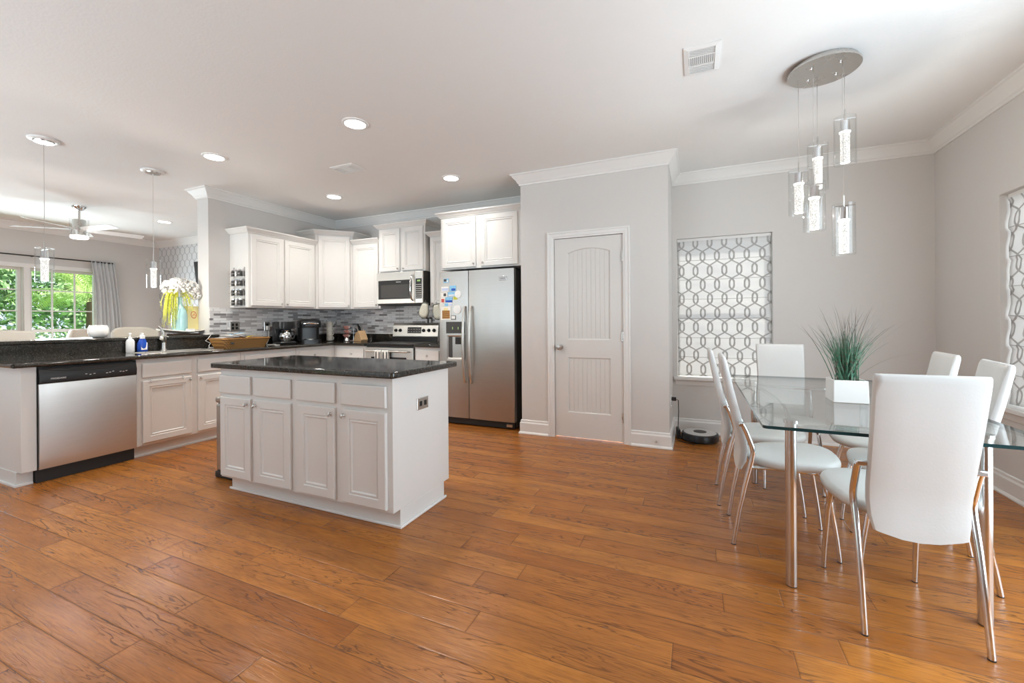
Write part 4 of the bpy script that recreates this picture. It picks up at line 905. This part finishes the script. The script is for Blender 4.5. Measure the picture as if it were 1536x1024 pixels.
for k in range(46):
    a = rnd.uniform(-.165, -.055) if k < 36 else rnd.uniform(.02, .09); L = rnd.uniform(.20, .44) if a < 0 else rnd.uniform(.10, .25); x = rnd.uniform(.0, .075)
    z0 = .45 + rnd.uniform(-.02, .035); pts = [(.0, a * .2, z0 - .04), (x * .6, a * .7, z0), (x, a, z0 - .05), (x + .01, a * 1.15, z0 - L * .55), (x + .012, a * 1.2, max(.006, z0 - L))]
    m.tube(pts, [.003, .003, .0025, .0025, .001], 4)
    for q in range(26):
        t = rnd.random() * 2.99 + 1; i = int(t); f_ = t - i; A_p, B_p = Vector(pts[i]), Vector(pts[min(i + 1, 4)]); p = A_p.lerp(B_p, f_); d = Vector((rnd.uniform(-1, 1), rnd.uniform(-1, 1), rnd.uniform(-.6, .8))) * .012
        e = Vector((rnd.uniform(-1, 1), rnd.uniform(-1, 1), rnd.uniform(-1, 1))) * .005; m.add([p, p + d * .6 + e, p + d, p + d * .6 - e], [(0, 1, 2, 3)])
m.build('trailing_foliage', M['moss'], r, world=False)
r = thing('display_book', 'pale yellow book standing on the tray beside the vase', 'book', (-5.345, 2.995, 1.125), radians(4))
m = MB(); m.rings([[(x - .10 * (z), y, z) for y, z in ((-.085, 0), (.085, 0), (.085, .262), (-.085, .262))] for x in (-.012, .022)]); m.build('pages', M['yellowd'], r, world=False)
m = MB(); m.rings([[(.0232 - .10 * z, y, z) for y, z in ((-.088, -.002), (.082, -.002), (.082, .265), (-.088, .265))], [(.0262 - .10 * z, y, z) for y, z in ((-.088, -.002), (.082, -.002), (.082, .265), (-.088, .265))]]); cv = m.build('cover', M['yellow'], r, world=False)
m = MB(); m.rings([[(.0275 - .10 * (.165 + q * sin(t)), -.005 + q * .75 * cos(t), .165 + q * sin(t)) for t in [2 * pi * i / 24 for i in range(24)]] for q in (.042, .034)], 0, False, False)
m.tube([(.0282 - .0165, -.018, .150), (.0282 - .0165, .0, .182), (.0282 - .0165, .012, .150)], .003, 5); m.build('red_emblem', M['red'], cv, world=False)
solo('note_box', 'small white box in front of the yellow book', 'box', mb((-5.232, -5.192, 2.850, 2.925, 1.0935, 1.132)), M['white'], bev=.002)
r = thing('round_bowl', 'round white bowl on the raised bar above the dishwasher', 'bowl', (-5.27, 2.115, 1.0625))
MB().lathe([(.040, 0), (.060, .012), (.074, .048), (.073, .09), (.062, .120), (.058, .120), (.068, .09), (.068, .05), (.055, .018), (.01, .012)], seg=28).build('bowl', M['ceramic'], r, world=False, smooth=True)
# ------------------------------------------------------------------ bar stools beyond the bar
def stool(label, x, y, w, rounded):
    r = thing('bar_stool', label, 'bar stool', (x, y, 0), 0, 'bar stools')
    MB().rings([rr(.20, .20, .66, .06), rr(.205, .205, .69, .06), rr(.20, .20, .735, .07)]).build('seat', M['cream_fab'], r, world=False, smooth=True)
    m = MB(); rs = []; n = 14
    for k in range(n + 1):
        t = -1 + 2 * k / n; yy = w / 2 * t; xx = -.20 + .09 * t * t; top = (1.155 - .045 * t ** 4) if rounded else 1.14 - .012 * t * t
        rs.append([(xx - .03, yy, .735), (xx - .035, yy, top - .02), (xx - .015, yy, top), (xx + .015, yy, top), (xx + .03, yy, top - .02), (xx + .03, yy, .735)])
    m.rings(rs); m.build('backrest', M['cream_fab'], r, world=False, smooth=True, ang=70)
    for sx in (-1, 1):
        for sy in (-1, 1): MB().tube([(.16 * sx, .16 * sy, .66), (.19 * sx, .19 * sy, 0)], [.020, .014], 8).build('leg', M['bark'], r, world=False, smooth=True)
    m = MB(); a = [(.178 * sx, .178 * sy, .25) for sx, sy in ((1, 1), (-1, 1), (-1, -1), (1, -1), (1, 1))]; m.tube(a, .009, 6); m.build('foot_rail', M['bark'], r, world=False)
stool('beige upholstered bar stool back at the left photo edge behind the bar', -5.80, 1.64, .50, False)
stool('cream bar stool with rounded back behind the bar and faucet', -5.80, 2.70, .42, True)
# ------------------------------------------------------------------ hanging lamps
def tube_lamp(root, c, ztop, zbot, R, with_parts=True):
    """clear glass cylinder with chrome socket and bubble crystal core, hung on a cord"""
    x, y = c; H = ztop - zbot
    g = MB().lathe([(R, zbot), (R, ztop), (R - .0035, ztop), (R - .0035, zbot)], (x, y, 0), 28, cap0=False, cap1=False)
    o = len(g.v); n = 28
    for i in range(n): g.f.append((i, (i + 1) % n, 3 * n + (i + 1) % n, 3 * n + i)); g.mi.append(0)
    s = g.build('glass_shade', M['glassC'], root, smooth=True)
    MB().lathe([(.006, ztop - .015), (.024, ztop - .022), (.026, ztop - H * .30), (.006, ztop - H * .30)], (x, y, 0), 20).box(x - R + .003, x + R - .003, y - .003, y + .003, ztop - .012, ztop - .007).build('socket_cap', M['chrome'], s, smooth=True)
    MB().lathe([(.027, ztop - H * .335), (.029, ztop - H * .305)], (x, y, 0), 20).build('light_ring', M['corew'], s, smooth=True)
    MB().lathe([(.023, zbot + H * .035), (.024, zbot + H * .05), (.024, ztop - H * .336)], (x, y, 0), 20).build('crystal_core', M['core'], s, smooth=True)
    return s
r = thing('pendant_cluster', 'five glass cylinder pendant lamp on an oval chrome plate above the dining table', 'pendant lamp', (.72, 3.12, CE))
cxc, cyc = .722, 3.115
m = MB(); rs = []
for q, z in ((.172, CE - .001), (.172, CE - .022), (.186, CE - .024), (.186, CE - .034)): rs.append([(cxc + q * cos(2 * pi * i / 48), cyc + q * sin(2 * pi * i / 48), z) for i in range(48)])
m.rings(rs); m.build('ceiling_plate', M['nickel'], r, smooth=True)
TB = [((.603, 3.17), 2.141, 1.858), ((.652, 3.025), 2.010, 1.722), ((.720, 3.248), 2.314, 2.020), ((.797, 3.035), 1.868, 1.573), ((.840, 3.165), 2.424, 2.138)]
for (x, y), zt, zb in TB:
    tube_lamp(r, (x, y), zt, zb, .056)
    MB().tube([(x, y, zt - .015), (x, y, CE - .034)], .0016, 5).lathe([(.005, zt - .014), (.004, zt + .05)], (x, y, 0), 8).build('cord', M['nickel'], r)
for a in (40, 130, 220, 310):
    MB().ball((cxc + .10 * cos(radians(a)), cyc + .10 * sin(radians(a)), CE - .036), .008, 10).build('cap_screw', M['chrome'], r, smooth=True)
for (x, y), zt, zb in TB: add_light('lamp_cluster', 'POINT', (x, y, zb - .02), (0, 0, 0), 2.4, (1, .95, .87), shadow_soft_size=.004)
for (x, y, zt, zb), lb in (((-4.98, 1.657, 1.830, 1.548), 'left hanging glass cylinder lamp over the raised bar'), ((-5.03, 2.452, 1.838, 1.553), 'right hanging glass cylinder lamp over the raised bar')):
    r = thing('pendant_lamp', lb, 'pendant lamp', (x, y, CE), group='lamps over the bar')
    MB().lathe([(.098, -.001), (.098, -.010), (.086, -.016), (.070, -.018)], (x, y, CE), 32).build('ceiling_ring', M['white'], r, smooth=True)
    MB().lathe([(.066, -.0175), (.062, -.028), (.004, -.031)], (x, y, CE), 32).build('canopy', M['nickel'], r, smooth=True)
    MB().tube([(x, y, zt - .015), (x, y, CE - .03)], .0018, 5).lathe([(.005, zt - .014), (.004, zt + .05)], (x, y, 0), 8).build('cord', M['nickel'], r)
    tube_lamp(r, (x, y), zt, zb, .057)
    l = add_light('lamp_bar', 'POINT', (0, 0, zb - CE - .02), (0, 0, 0), 8, (1, .93, .82), shadow_soft_size=.004); l.parent = r
# ------------------------------------------------------------------ dining table
gx0, gx1, gy0, gy1, GT = .253, 1.165, 2.018, 3.755, .760
r = thing('dining_table', 'clear glass dining table with round steel legs', 'dining table', (.71, 2.88, 0))
m = MB(); rad = .018; pl = []
for cx, cy, a0 in ((gx1 - rad, gy1 - rad, 0), (gx0 + rad, gy1 - rad, 90), (gx0 + rad, gy0 + rad, 180), (gx1 - rad, gy0 + rad, 270)):
    for k in range(5): a = radians(a0 + 22.5 * k); pl.append((cx + rad * cos(a), cy + rad * sin(a)))
m.prism(pl, GT - .013, GT, 0, 1); m.build('glass_top', [M['glassT'], M['glassE']], r)
LEG = [(.388, 2.240), (1.030, 2.245), (.388, 3.535), (1.030, 3.535)]
for x, y in LEG:
    l = MB().lathe([(.0225, .004), (.0225, .733)], (x, y, 0), 24).build('leg', M['steelleg'], r, smooth=True)
    MB().lathe([(.021, 0), (.021, .0038)], (x, y, 0), 20).build('foot_pad', M['blackm'], l)
    MB().lathe([(.030, .7335), (.030, .7465)], (x, y, 0), 24).build('glass_mount', M['chrome'], l, smooth=True)
def rail(a, b, bow):
    A_, B_ = Vector((*a, .715)), Vector((*b, .715)); d = (B_ - A_).normalized(); nrm = Vector((-d.y, d.x, 0)); pts = []
    for i in range(17): t = i / 16; pts.append(A_.lerp(B_, t) + nrm * bow * sin(pi * t))
    MB().tube(pts, .011, 8).build('side_rail', M['chrome'], r, smooth=True)
rail(LEG[0], LEG[2], -.055); rail(LEG[1], LEG[3], .055); rail(LEG[0], LEG[1], .05); rail(LEG[2], LEG[3], -.05)
# plant
px_, py_ = .735, 2.775
r = thing('potted_grass', 'green ornamental grass in a square white pot on the glass table', 'potted plant', (px_, py_, GT))
def sq(h, z, i=0): return [(-h + i, -h + i, z), (h - i, -h + i, z), (h - i, h - i, z), (-h + i, h - i, z)]
MB().rings([sq(.074, .0005), sq(.0765, .004), sq(.0735, .118), sq(.0665, .118), sq(.064, .098)]).build('pot', M['ceramic'], r, world=False, bev=.003)
m = MB(); rnd = random.Random(11)
for k in range(300):
    az = rnd.uniform(0, 2 * pi); inner = k < 190
    L = rnd.uniform(.16, .30) if inner else rnd.uniform(.26, .46); lean = (rnd.random() ** .7) * (.55 if inner else .80); droop = rnd.uniform(0, .16) if inner else rnd.uniform(0, .45)
    if k in (5, 6): lean, L, droop = 1.25, .38, .6
    b0 = Vector((rnd.gauss(0, .017), rnd.gauss(0, .017), .097)); dirh = Vector((cos(az), sin(az), 0)); side = Vector((-sin(az), cos(az), 0)); p = b0.copy(); n = 7; w0 = rnd.uniform(.0018, .0034); pts = []
    for i in range(n + 1):
        t = i / n; ang = lean * (.55 + .45 * t) + droop * t * t; pts.append((p.copy(), w0 * (1 - t) ** .6 * (1 if t > .0 else .8))); p += (dirh * sin(ang) + Vector((0, 0, 1)) * cos(ang)) * (L / n)
    o = len(m.v); tw = rnd.uniform(-.8, .8); s2 = side * cos(tw) + dirh * sin(tw)
    for q, w in pts: m.v.append(tuple(q - s2 * w)); m.v.append(tuple(q + s2 * w))
    for i in range(n): m.f.append((o + 2 * i, o + 2 * i + 1, o + 2 * i + 3, o + 2 * i + 2)); m.mi.append(0)
m.build('grass_blades', M['grass'], r, world=False)
MB().lathe([(.058, .088), (.056, .100), (.01, .102)], (0, 0, 0), 12).build('soil', M['bark'], r, world=False)
# ------------------------------------------------------------------ chairs
def make_chair():
    r = thing('dining_chair', 'chair', 'chair', (0, 0, 0), 0, 'white dining chairs')
    prof = [(.036, .392), (.050, .440), (.057, .50), (.050, .56), (.033, .64), (.012, .73), (-.008, .82), (-.026, .91), (-.038, .972), (-.041, .990), (-.042, .997)]
    th = [.010, .020, .022, .022, .021, .020, .019, .018, .017, .013, .006]; rs = []
    wd = [.140, .151, .155, .157, .158, .160, .162, .164, .165, .1645, .162]
    for k, ((y, z), t, w) in enumerate(zip(prof, th, wd)):
        a = prof[min(k + 1, len(prof) - 1)]; b = prof[max(k - 1, 0)]; d = Vector((0, a[0] - b[0], a[1] - b[1])).normalized(); n = Vector((0, d.z, -d.y)); low = max(0, 1 - k / 2.2)
        cs = []
        for u, v in ((-1, -.35), (-.97, -.85), (-.85, -1), (-.4, -1), (0, -1), (.4, -1), (.85, -1), (.97, -.85), (1, -.35), (1, .35), (.97, .85), (.85, 1), (.4, 1), (0, 1), (-.4, 1), (-.85, 1), (-.97, .85), (-1, .35)):
            cs.append(Vector((u * w, y, z - .030 * low * (1 - u * u) )) + n * t * v)
        rs.append(cs)
    MB().rings(rs).build('backrest', M['leather'], r, smooth=True, ang=50)
    # seat cushion
    out = []
    for k in range(36):
        a = 2 * pi * k / 36; ca, sa = cos(a), sin(a); e = .62
        x = .215 * math.copysign(abs(ca) ** e, ca); y = .21 * math.copysign(abs(sa) ** e, sa)
        x *= 1 - .16 * max(0, -y / .21) ** 1.2 - .10 * max(0, (y - .10) / .11) ** 2 * 1.0; out.append((x, y + .292))
    def lay(f, z): return [(x * f, .292 + (y - .292) * f, z + .012 * ((y - .292) / .21)) for x, y in out]
    MB().rings([lay(.90, .428), lay(.965, .430), lay(1, .443), lay(1, .458), lay(.975, .469), lay(.90, .476), lay(.55, .481), lay(.15, .482)]).build('seat', M['leather'], r, smooth=True, ang=80)
    MB().rings([lay(.82, .420), lay(.84, .4275)]).build('seat_base', M['seatbottom'], r)
    for s in (-1, 1):
        x = s * .182
        l = MB().tube([(x, .050, .640), (x, .064, .610), (x, .092, .530), (x, .097, .500), (x, .090, .455), (x, .063, .345), (x, .030, .185), (x, .004, .02), (x, .002, .004)], [.0125, .0135, .0135, .0135, .0135, .013, .012, .011, .011], 12).build('leg', M['chrome'], r, smooth=True)
        MB().box(x - s * .034, x + s * .013, .030, .056, .632, .652).build('back_bracket', M['chrome'], l, bev=.004)
        MB().tube([(x, .002, .0), (x, .002, .0042)], .0115, 10).build('foot_cap', M['blackm'], l)
        l = MB().tube([(s * .150, .385, .424), (s * .158, .405, .40), (s * .166, .43, .30), (s * .172, .455, .12), (s * .174, .466, .02), (s * .174, .467, .004)], [.0115, .012, .012, .011, .010, .010], 12).build('leg', M['chrome'], r, smooth=True)
        MB().tube([(s * .174, .467, .0), (s * .174, .467, .0042)], .0105, 10).build('foot_cap', M['blackm'], l)
    m = MB(); m.tube([(-.182, .090, .420), (-.150, .20, .417), (-.150, .385, .416), (.150, .385, .416), (.150, .20, .417), (.182, .090, .420)], .009, 8)
    m.build('seat_frame', M['chrome'], r, smooth=True)
    return r
CH = make_chair()
spots = [((.762, 2.008), 3.7, 'white leather dining chair nearest the camera with its back to us'), ((.175, 2.715), -90, 'nearer white leather chair on the left side of the glass table'), ((.128, 3.206), -90, 'farther white leather chair on the left side of the glass table'),
         ((.612, 3.905), 180, 'white leather chair at the far end of the table below the window'), ((1.228, 2.675), 79.9, 'nearer white leather chair on the right side of the glass table'), ((1.275, 3.215), 84, 'farther white leather chair on the right side of the glass table')]
for k, ((x, y), a, lb) in enumerate(spots):
    if k == 0: CH.location = (x, y, 0); CH.rotation_euler = (0, 0, radians(a)); CH['label'] = lb
    else: dup(CH, (x, y, 0), radians(a), lb)
# ------------------------------------------------------------------ robot vacuum
r = thing('robot_vacuum', 'round black and silver robot vacuum on the floor under the window', 'robot vacuum', (.030, 4.555, 0))
MB().lathe([(.155, .012), (.170, .020), (.171, .060), (.165, .078), (.150, .082)], seg=40).build('body', M['black'], r, world=False, smooth=True)
MB().lathe([(.148, .0815), (.148, .085), (.062, .088)], seg=40).build('top_plate', M['lightgrey'], r, world=False, smooth=True)
MB().lathe([(.060, .0845), (.060, .0905), (.04, .092), (.005, .092)], seg=32).build('centre_button', M['dark'], r, world=False, smooth=True)
m = MB(); m.tube([(-.05, -.168, .025), (-.05, -.168, .070)], .004, 6); m.build('bumper_seam', M['blackm'], r, world=False)
for s in (-1, 1): MB().rings([[(x, s * .10 + y, z) for x, z in [(.028 * cos(2 * pi * i / 16), .028 + .028 * sin(2 * pi * i / 16)) for i in range(16)]] for y in (-.012, .012)]).build('wheel', M['blackm'], r, world=False)
r = thing('charging_dock', 'small black charging dock beside the robot vacuum in the corner', 'charging dock', (-.155, 4.600, 0), radians(8))
mb((-.035, .0, -.07, .07, 0, .095)).build('housing', M['black'], r, world=False, bev=.01)
mb((.0, .045, -.065, .065, 0, .014)).build('ramp', M['blackm'], r, world=False, bev=.004)
outlet('wall_outlet', 'white outlet on the pantry side wall above the robot vacuum dock', frame((XP1, 0, 0), (0, 1, 0)), 4.40, .400, grp='outlets')
r = thing('power_cord', 'black power cord running from the wall outlet down to the charging dock', 'cord', (-.2, 4.4, 0))
mb((XP1 + .008, XP1 + .050, 4.385, 4.415, .405, .440)).build('plug', M['black'], r, bev=.004)
m = MB(); m.tube([(XP1 + .045, 4.40, .42), (XP1 + .068, 4.41, .41), (XP1 + .070, 4.42, .30), (XP1 + .062, 4.44, .12), (XP1 + .055, 4.46, .03), (XP1 + .055, 4.48, .005), (XP1 + .12, 4.41, .0045), (XP1 + .20, 4.37, .0045), (XP1 + .25, 4.42, .0045), (XP1 + .13, 4.50, .0045), (XP1 + .062, 4.53, .02)], .004, 6); m.build('cable', M['black'], r, smooth=True)
# ------------------------------------------------------------------ living room
r = thing('ceiling_fan', 'chrome and glass ceiling fan with white blades in the living room', 'ceiling fan', (-7.44, 2.80, CE))
MB().lathe([(.072, -.001), (.070, -.012), (.045, -.040), (.018, -.055)], seg=28).build('canopy', M['chrome'], r, world=False, smooth=True)
MB().lathe([(.012, -.05), (.012, -.19)], seg=12).build('downrod', M['nickel'], r, world=False, smooth=True)
MB().lathe([(.06, -.175), (.066, -.185), (.066, -.385), (.02, -.385)], seg=28).build('motor_housing', M['nickel'], r, world=False, smooth=True)
MB().lathe([(.094, -.165), (.094, -.395), (.0905, -.395), (.0905, -.165)], seg=32, cap0=False, cap1=False).build('glass_cylinder', M['glassC'], r, world=False, smooth=True)
MB().lathe([(.088, -.386), (.090, -.41), (.080, -.424), (.01, -.430)], seg=28).build('light_lens', M['fanl'], r, world=False, smooth=True)
for k in range(5):
    a = radians(80 + 72 * k); m = MB(); rs = []
    for t, w in ((.067, .035), (.14, .05), (.30, .062), (.50, .066), (.62, .062), (.655, .040)):
        rs.append([(t, -w, -.300 + .014), (t, w, -.300 - .014), (t, w, -.306 - .014), (t, -w, -.306 + .014)])
    m.rings(rs).mapped(lambda x, y, z: (x * cos(a) - y * sin(a), x * sin(a) + y * cos(a), z)); m.build('blade', M['fanw'], r, world=False)
r = thing('curtain', 'grey gathered curtain at the right side of the living room window', 'curtain', (XL + .09, 3.85, .95))
m = MB(); rs = []; nz, nu = 14, 60
for k in range(nz + 1):
    t = k / nz; z = 2.262 - (2.262 - .72) * t; a0 = 3.665 + .095 * t + .02 * sin(t * 5); a1 = 3.985 + .135 * t ** .8
    rs.append([(XL + .085 + (.012 + .012 * t) * sin(u / nu * 2 * pi * 6.5 + .9 * sin(t * 2 + u * .23)), a0 + (a1 - a0) * u / nu, z) for u in range(nu + 1)])
m.rings(rs, 0, False, False, closed=False); o = m.build('fabric', M['curtain'], r, smooth=True, ang=80); s_ = o.modifiers.new('t', 'SOLIDIFY'); s_.thickness = .003
r = thing('curtain_rod', 'thin black curtain rod above the living room window', 'curtain rod', (XL + .085, 2.9, 2.243))
MB().tube([(XL + .085, 1.0, 2.243), (XL + .085, 3.96, 2.243)], .010, 10).build('rod', M['iron'], r, smooth=True)
for y in (1.1, 3.00, 3.94): MB().tube([(XL + .0005, y, 2.243), (XL + .085, y, 2.243)], .007, 8).lathe([(.02, 0), (.02, .001)], (XL + .01, y, 2.243), 10).build('bracket', M['iron'], r)
r = thing('television', 'black television on the wallpapered wall, mostly hidden by the kitchen wall', 'television', (-7.4, YL - .05, 2.05))
m = MB(); m.rings([[(x, YL - .05 - q - .10 * (z - 1.62), z) for x, z in ((-8.11, 1.62), (-6.89, 1.62), (-6.89, 2.27), (-8.11, 2.27))] for q in (0, .035)]); tv = m.build('housing', M['black'], r, bev=.004)
m = MB(); m.add([(x, YL - .0865 - .10 * (z - 1.62), z) for x, z in ((-8.09, 1.64), (-6.91, 1.64), (-6.91, 2.25), (-8.09, 2.25))], [(0, 1, 2, 3)]); m.build('screen', M['black'], tv)
mb((-7.65, -7.35, YL - .062, YL - .0005, 1.80, 2.05)).build('wall_mount', M['dark'], r)
r = thing('armchair', 'beige high backed chair in front of the living room window', 'armchair', (-8.6, 3.35, 0), radians(-90), group=None)
MB().rings([rr(.17, .05, .45, .03), rr(.175, .055, 1.00, .04), rr(.14, .045, 1.10, .04)]).mapped(lambda x, y, z: (x, y - .24, z)).build('backrest', M['cream_fab'], r, world=False, smooth=True)
MB().rings([rr(.24, .26, .28, .05), rr(.25, .27, .42, .06), rr(.23, .25, .47, .06)]).build('seat', M['cream_fab'], r, world=False, smooth=True)
for sx in (-1, 1):
    for sy in (-1, 1): MB().tube([(.19 * sx, .20 * sy, .28), (.20 * sx, .22 * sy, 0)], [.022, .014], 8).build('leg', M['bark'], r, world=False, smooth=True)
# ------------------------------------------------------------------ garden outside the living room window
struct('ground', mb((-40, XL - .16, -14, 24, -.25, -.15)), M['lawn'])
def leaves(m, c, rad, n, size, rnd, mi=0, shell=.55):
    for k in range(n):
        d = Vector((rnd.gauss(0, 1), rnd.gauss(0, 1), rnd.gauss(0, 1))).normalized(); f = shell + (1 - shell) * rnd.random()
        p = Vector(c) + Vector((d.x * rad[0], d.y * rad[1], d.z * rad[2])) * f * (1 + .12 * sin(d.x * 7 + d.z * 9))
        if p.z < -.14: continue
        a = (d + Vector((rnd.uniform(-1, 1), rnd.uniform(-1, 1), rnd.uniform(-.6, 1.2))) * .8).normalized(); b = a.orthogonal().normalized(); c2 = a.cross(b); an = rnd.uniform(0, 6.28); b, c2 = b * cos(an) + c2 * sin(an), c2 * cos(an) - b * sin(an); s = size * rnd.uniform(.6, 1.2)
        m.add([p - b * s, p - c2 * s * .45, p + b * s, p + c2 * s * .45], [(0, 1, 2, 3)], mi)
def bush(label, c, rad, mat, n, size, seed, blooms=0, name='garden_bush', cat='bush'):
    rnd = random.Random(seed); r = thing(name, label, cat, (c[0], c[1], -.15), group='garden plants')
    m = MB(); leaves(m, c, rad, n, size, rnd); m.build('foliage', mat, r)
    if blooms:
        m = MB(); leaves(m, c, tuple(q * 1.03 for q in rad), blooms, size * .8, rnd, shell=.97); m.build('blossoms', M['floret'], r)
    MB().tube([(c[0], c[1], -.15), (c[0] + .03, c[1], max(.1, c[2] - rad[2] * .6))], [.06, .04], 7).build('stem', M['bark'], r)
bush('flowering bush outside the left part of the living room window', (-11.0, 2.35, .75), (.75, .75, .85), M['leafA'], 2600, .055, 1, 900)
bush('flowering bush outside the middle of the living room window', (-11.4, 3.55, .50), (.75, .70, .80), M['leafA'], 2400, .055, 2, 900)
bush('low bush outside the window beneath the palm', (-11.2, 4.6, .15), (.6, .7, .55), M['leafA'], 1600, .05, 3, 120)
bush('taller bush behind the left flowering bush', (-13.0, 1.8, 1.2), (1.1, 1.2, 1.2), M['leafB'], 2200, .09, 4, 150)
def tree(label, x, y, h, rad, seed, mat='leafB'):
    rnd = random.Random(seed); r = thing('garden_tree', label, 'tree', (x, y, -.15), group='garden plants')
    MB().tube([(x, y, -.15), (x + .05, y, h * .4), (x, y + .05, h * .7)], [.14, .10, .06], 8).build('trunk', M['bark'], r, smooth=True)
    m = MB()
    for q in range(9): leaves(m, (x + rnd.uniform(-1, 1) * rad * .6, y + rnd.uniform(-1, 1) * rad * .7, h * rnd.uniform(.35, 1.0)), (rad * .6, rad * .6, rad * .5), 1500, .075, rnd)
    m.build('crown', M[mat], r)
for i, (x, y, h, q, lb) in enumerate([(-16, 1.0, 3.6, 2.2, 'dense green tree furthest left beyond the window'), (-17, 4.2, 3.8, 2.3, 'dense green tree beyond the middle of the window'), (-17.5, 7.4, 3.6, 2.3, 'dense green tree beyond the right end of the window'), (-15.5, 9.6, 3.4, 2.0, 'tree hidden mostly behind the curtain')]): tree(lb, x, y, h, q, 20 + i)
r = thing('palm_tree', 'small palm with long arching fronds outside the window', 'palm', (-12.2, 4.75, -.15), group='garden plants')
MB().tube([(-12.2, 4.75, -.15), (-12.18, 4.74, .8), (-12.2, 4.75, 1.75)], [.08, .06, .05], 10).build('trunk', M['bark'], r, smooth=True)
rnd = random.Random(5)
for k in range(22):
    az = 2 * pi * k / 22 + rnd.uniform(-.2, .2); el = rnd.uniform(.25, 1.15); m = MB(); p = Vector((-12.2, 4.75, 1.75)); d = Vector((cos(az), sin(az), 0)); pts = []
    for i in range(12): a = el - 1.35 * (i / 11) ** 1.4; pts.append(p.copy()); p += (d * cos(a) + Vector((0, 0, 1)) * sin(a)) * .135
    m.tube(pts, [.012 - .0008 * i for i in range(12)], 5); side = Vector((-d.y, d.x, 0))
    for i in range(1, 11):
        for j in range(3):
            b = pts[i].lerp(pts[i + 1], j / 3); t = (pts[i + 1] - pts[i]).normalized(); L = .42 * sin(pi * (i + j / 3 + .6) / 12.5) + .08
            for s in (-1, 1):
                e = b + (side * s * .82 + t * .5 - Vector((0, 0, .22))) * L; mid = b.lerp(e, .4) + Vector((0, 0, .03)); w = t * .013; m.add([b, mid + w, e, mid - w], [(0, 1, 2, 3)])
    m.build('frond', M['leafC'], r)
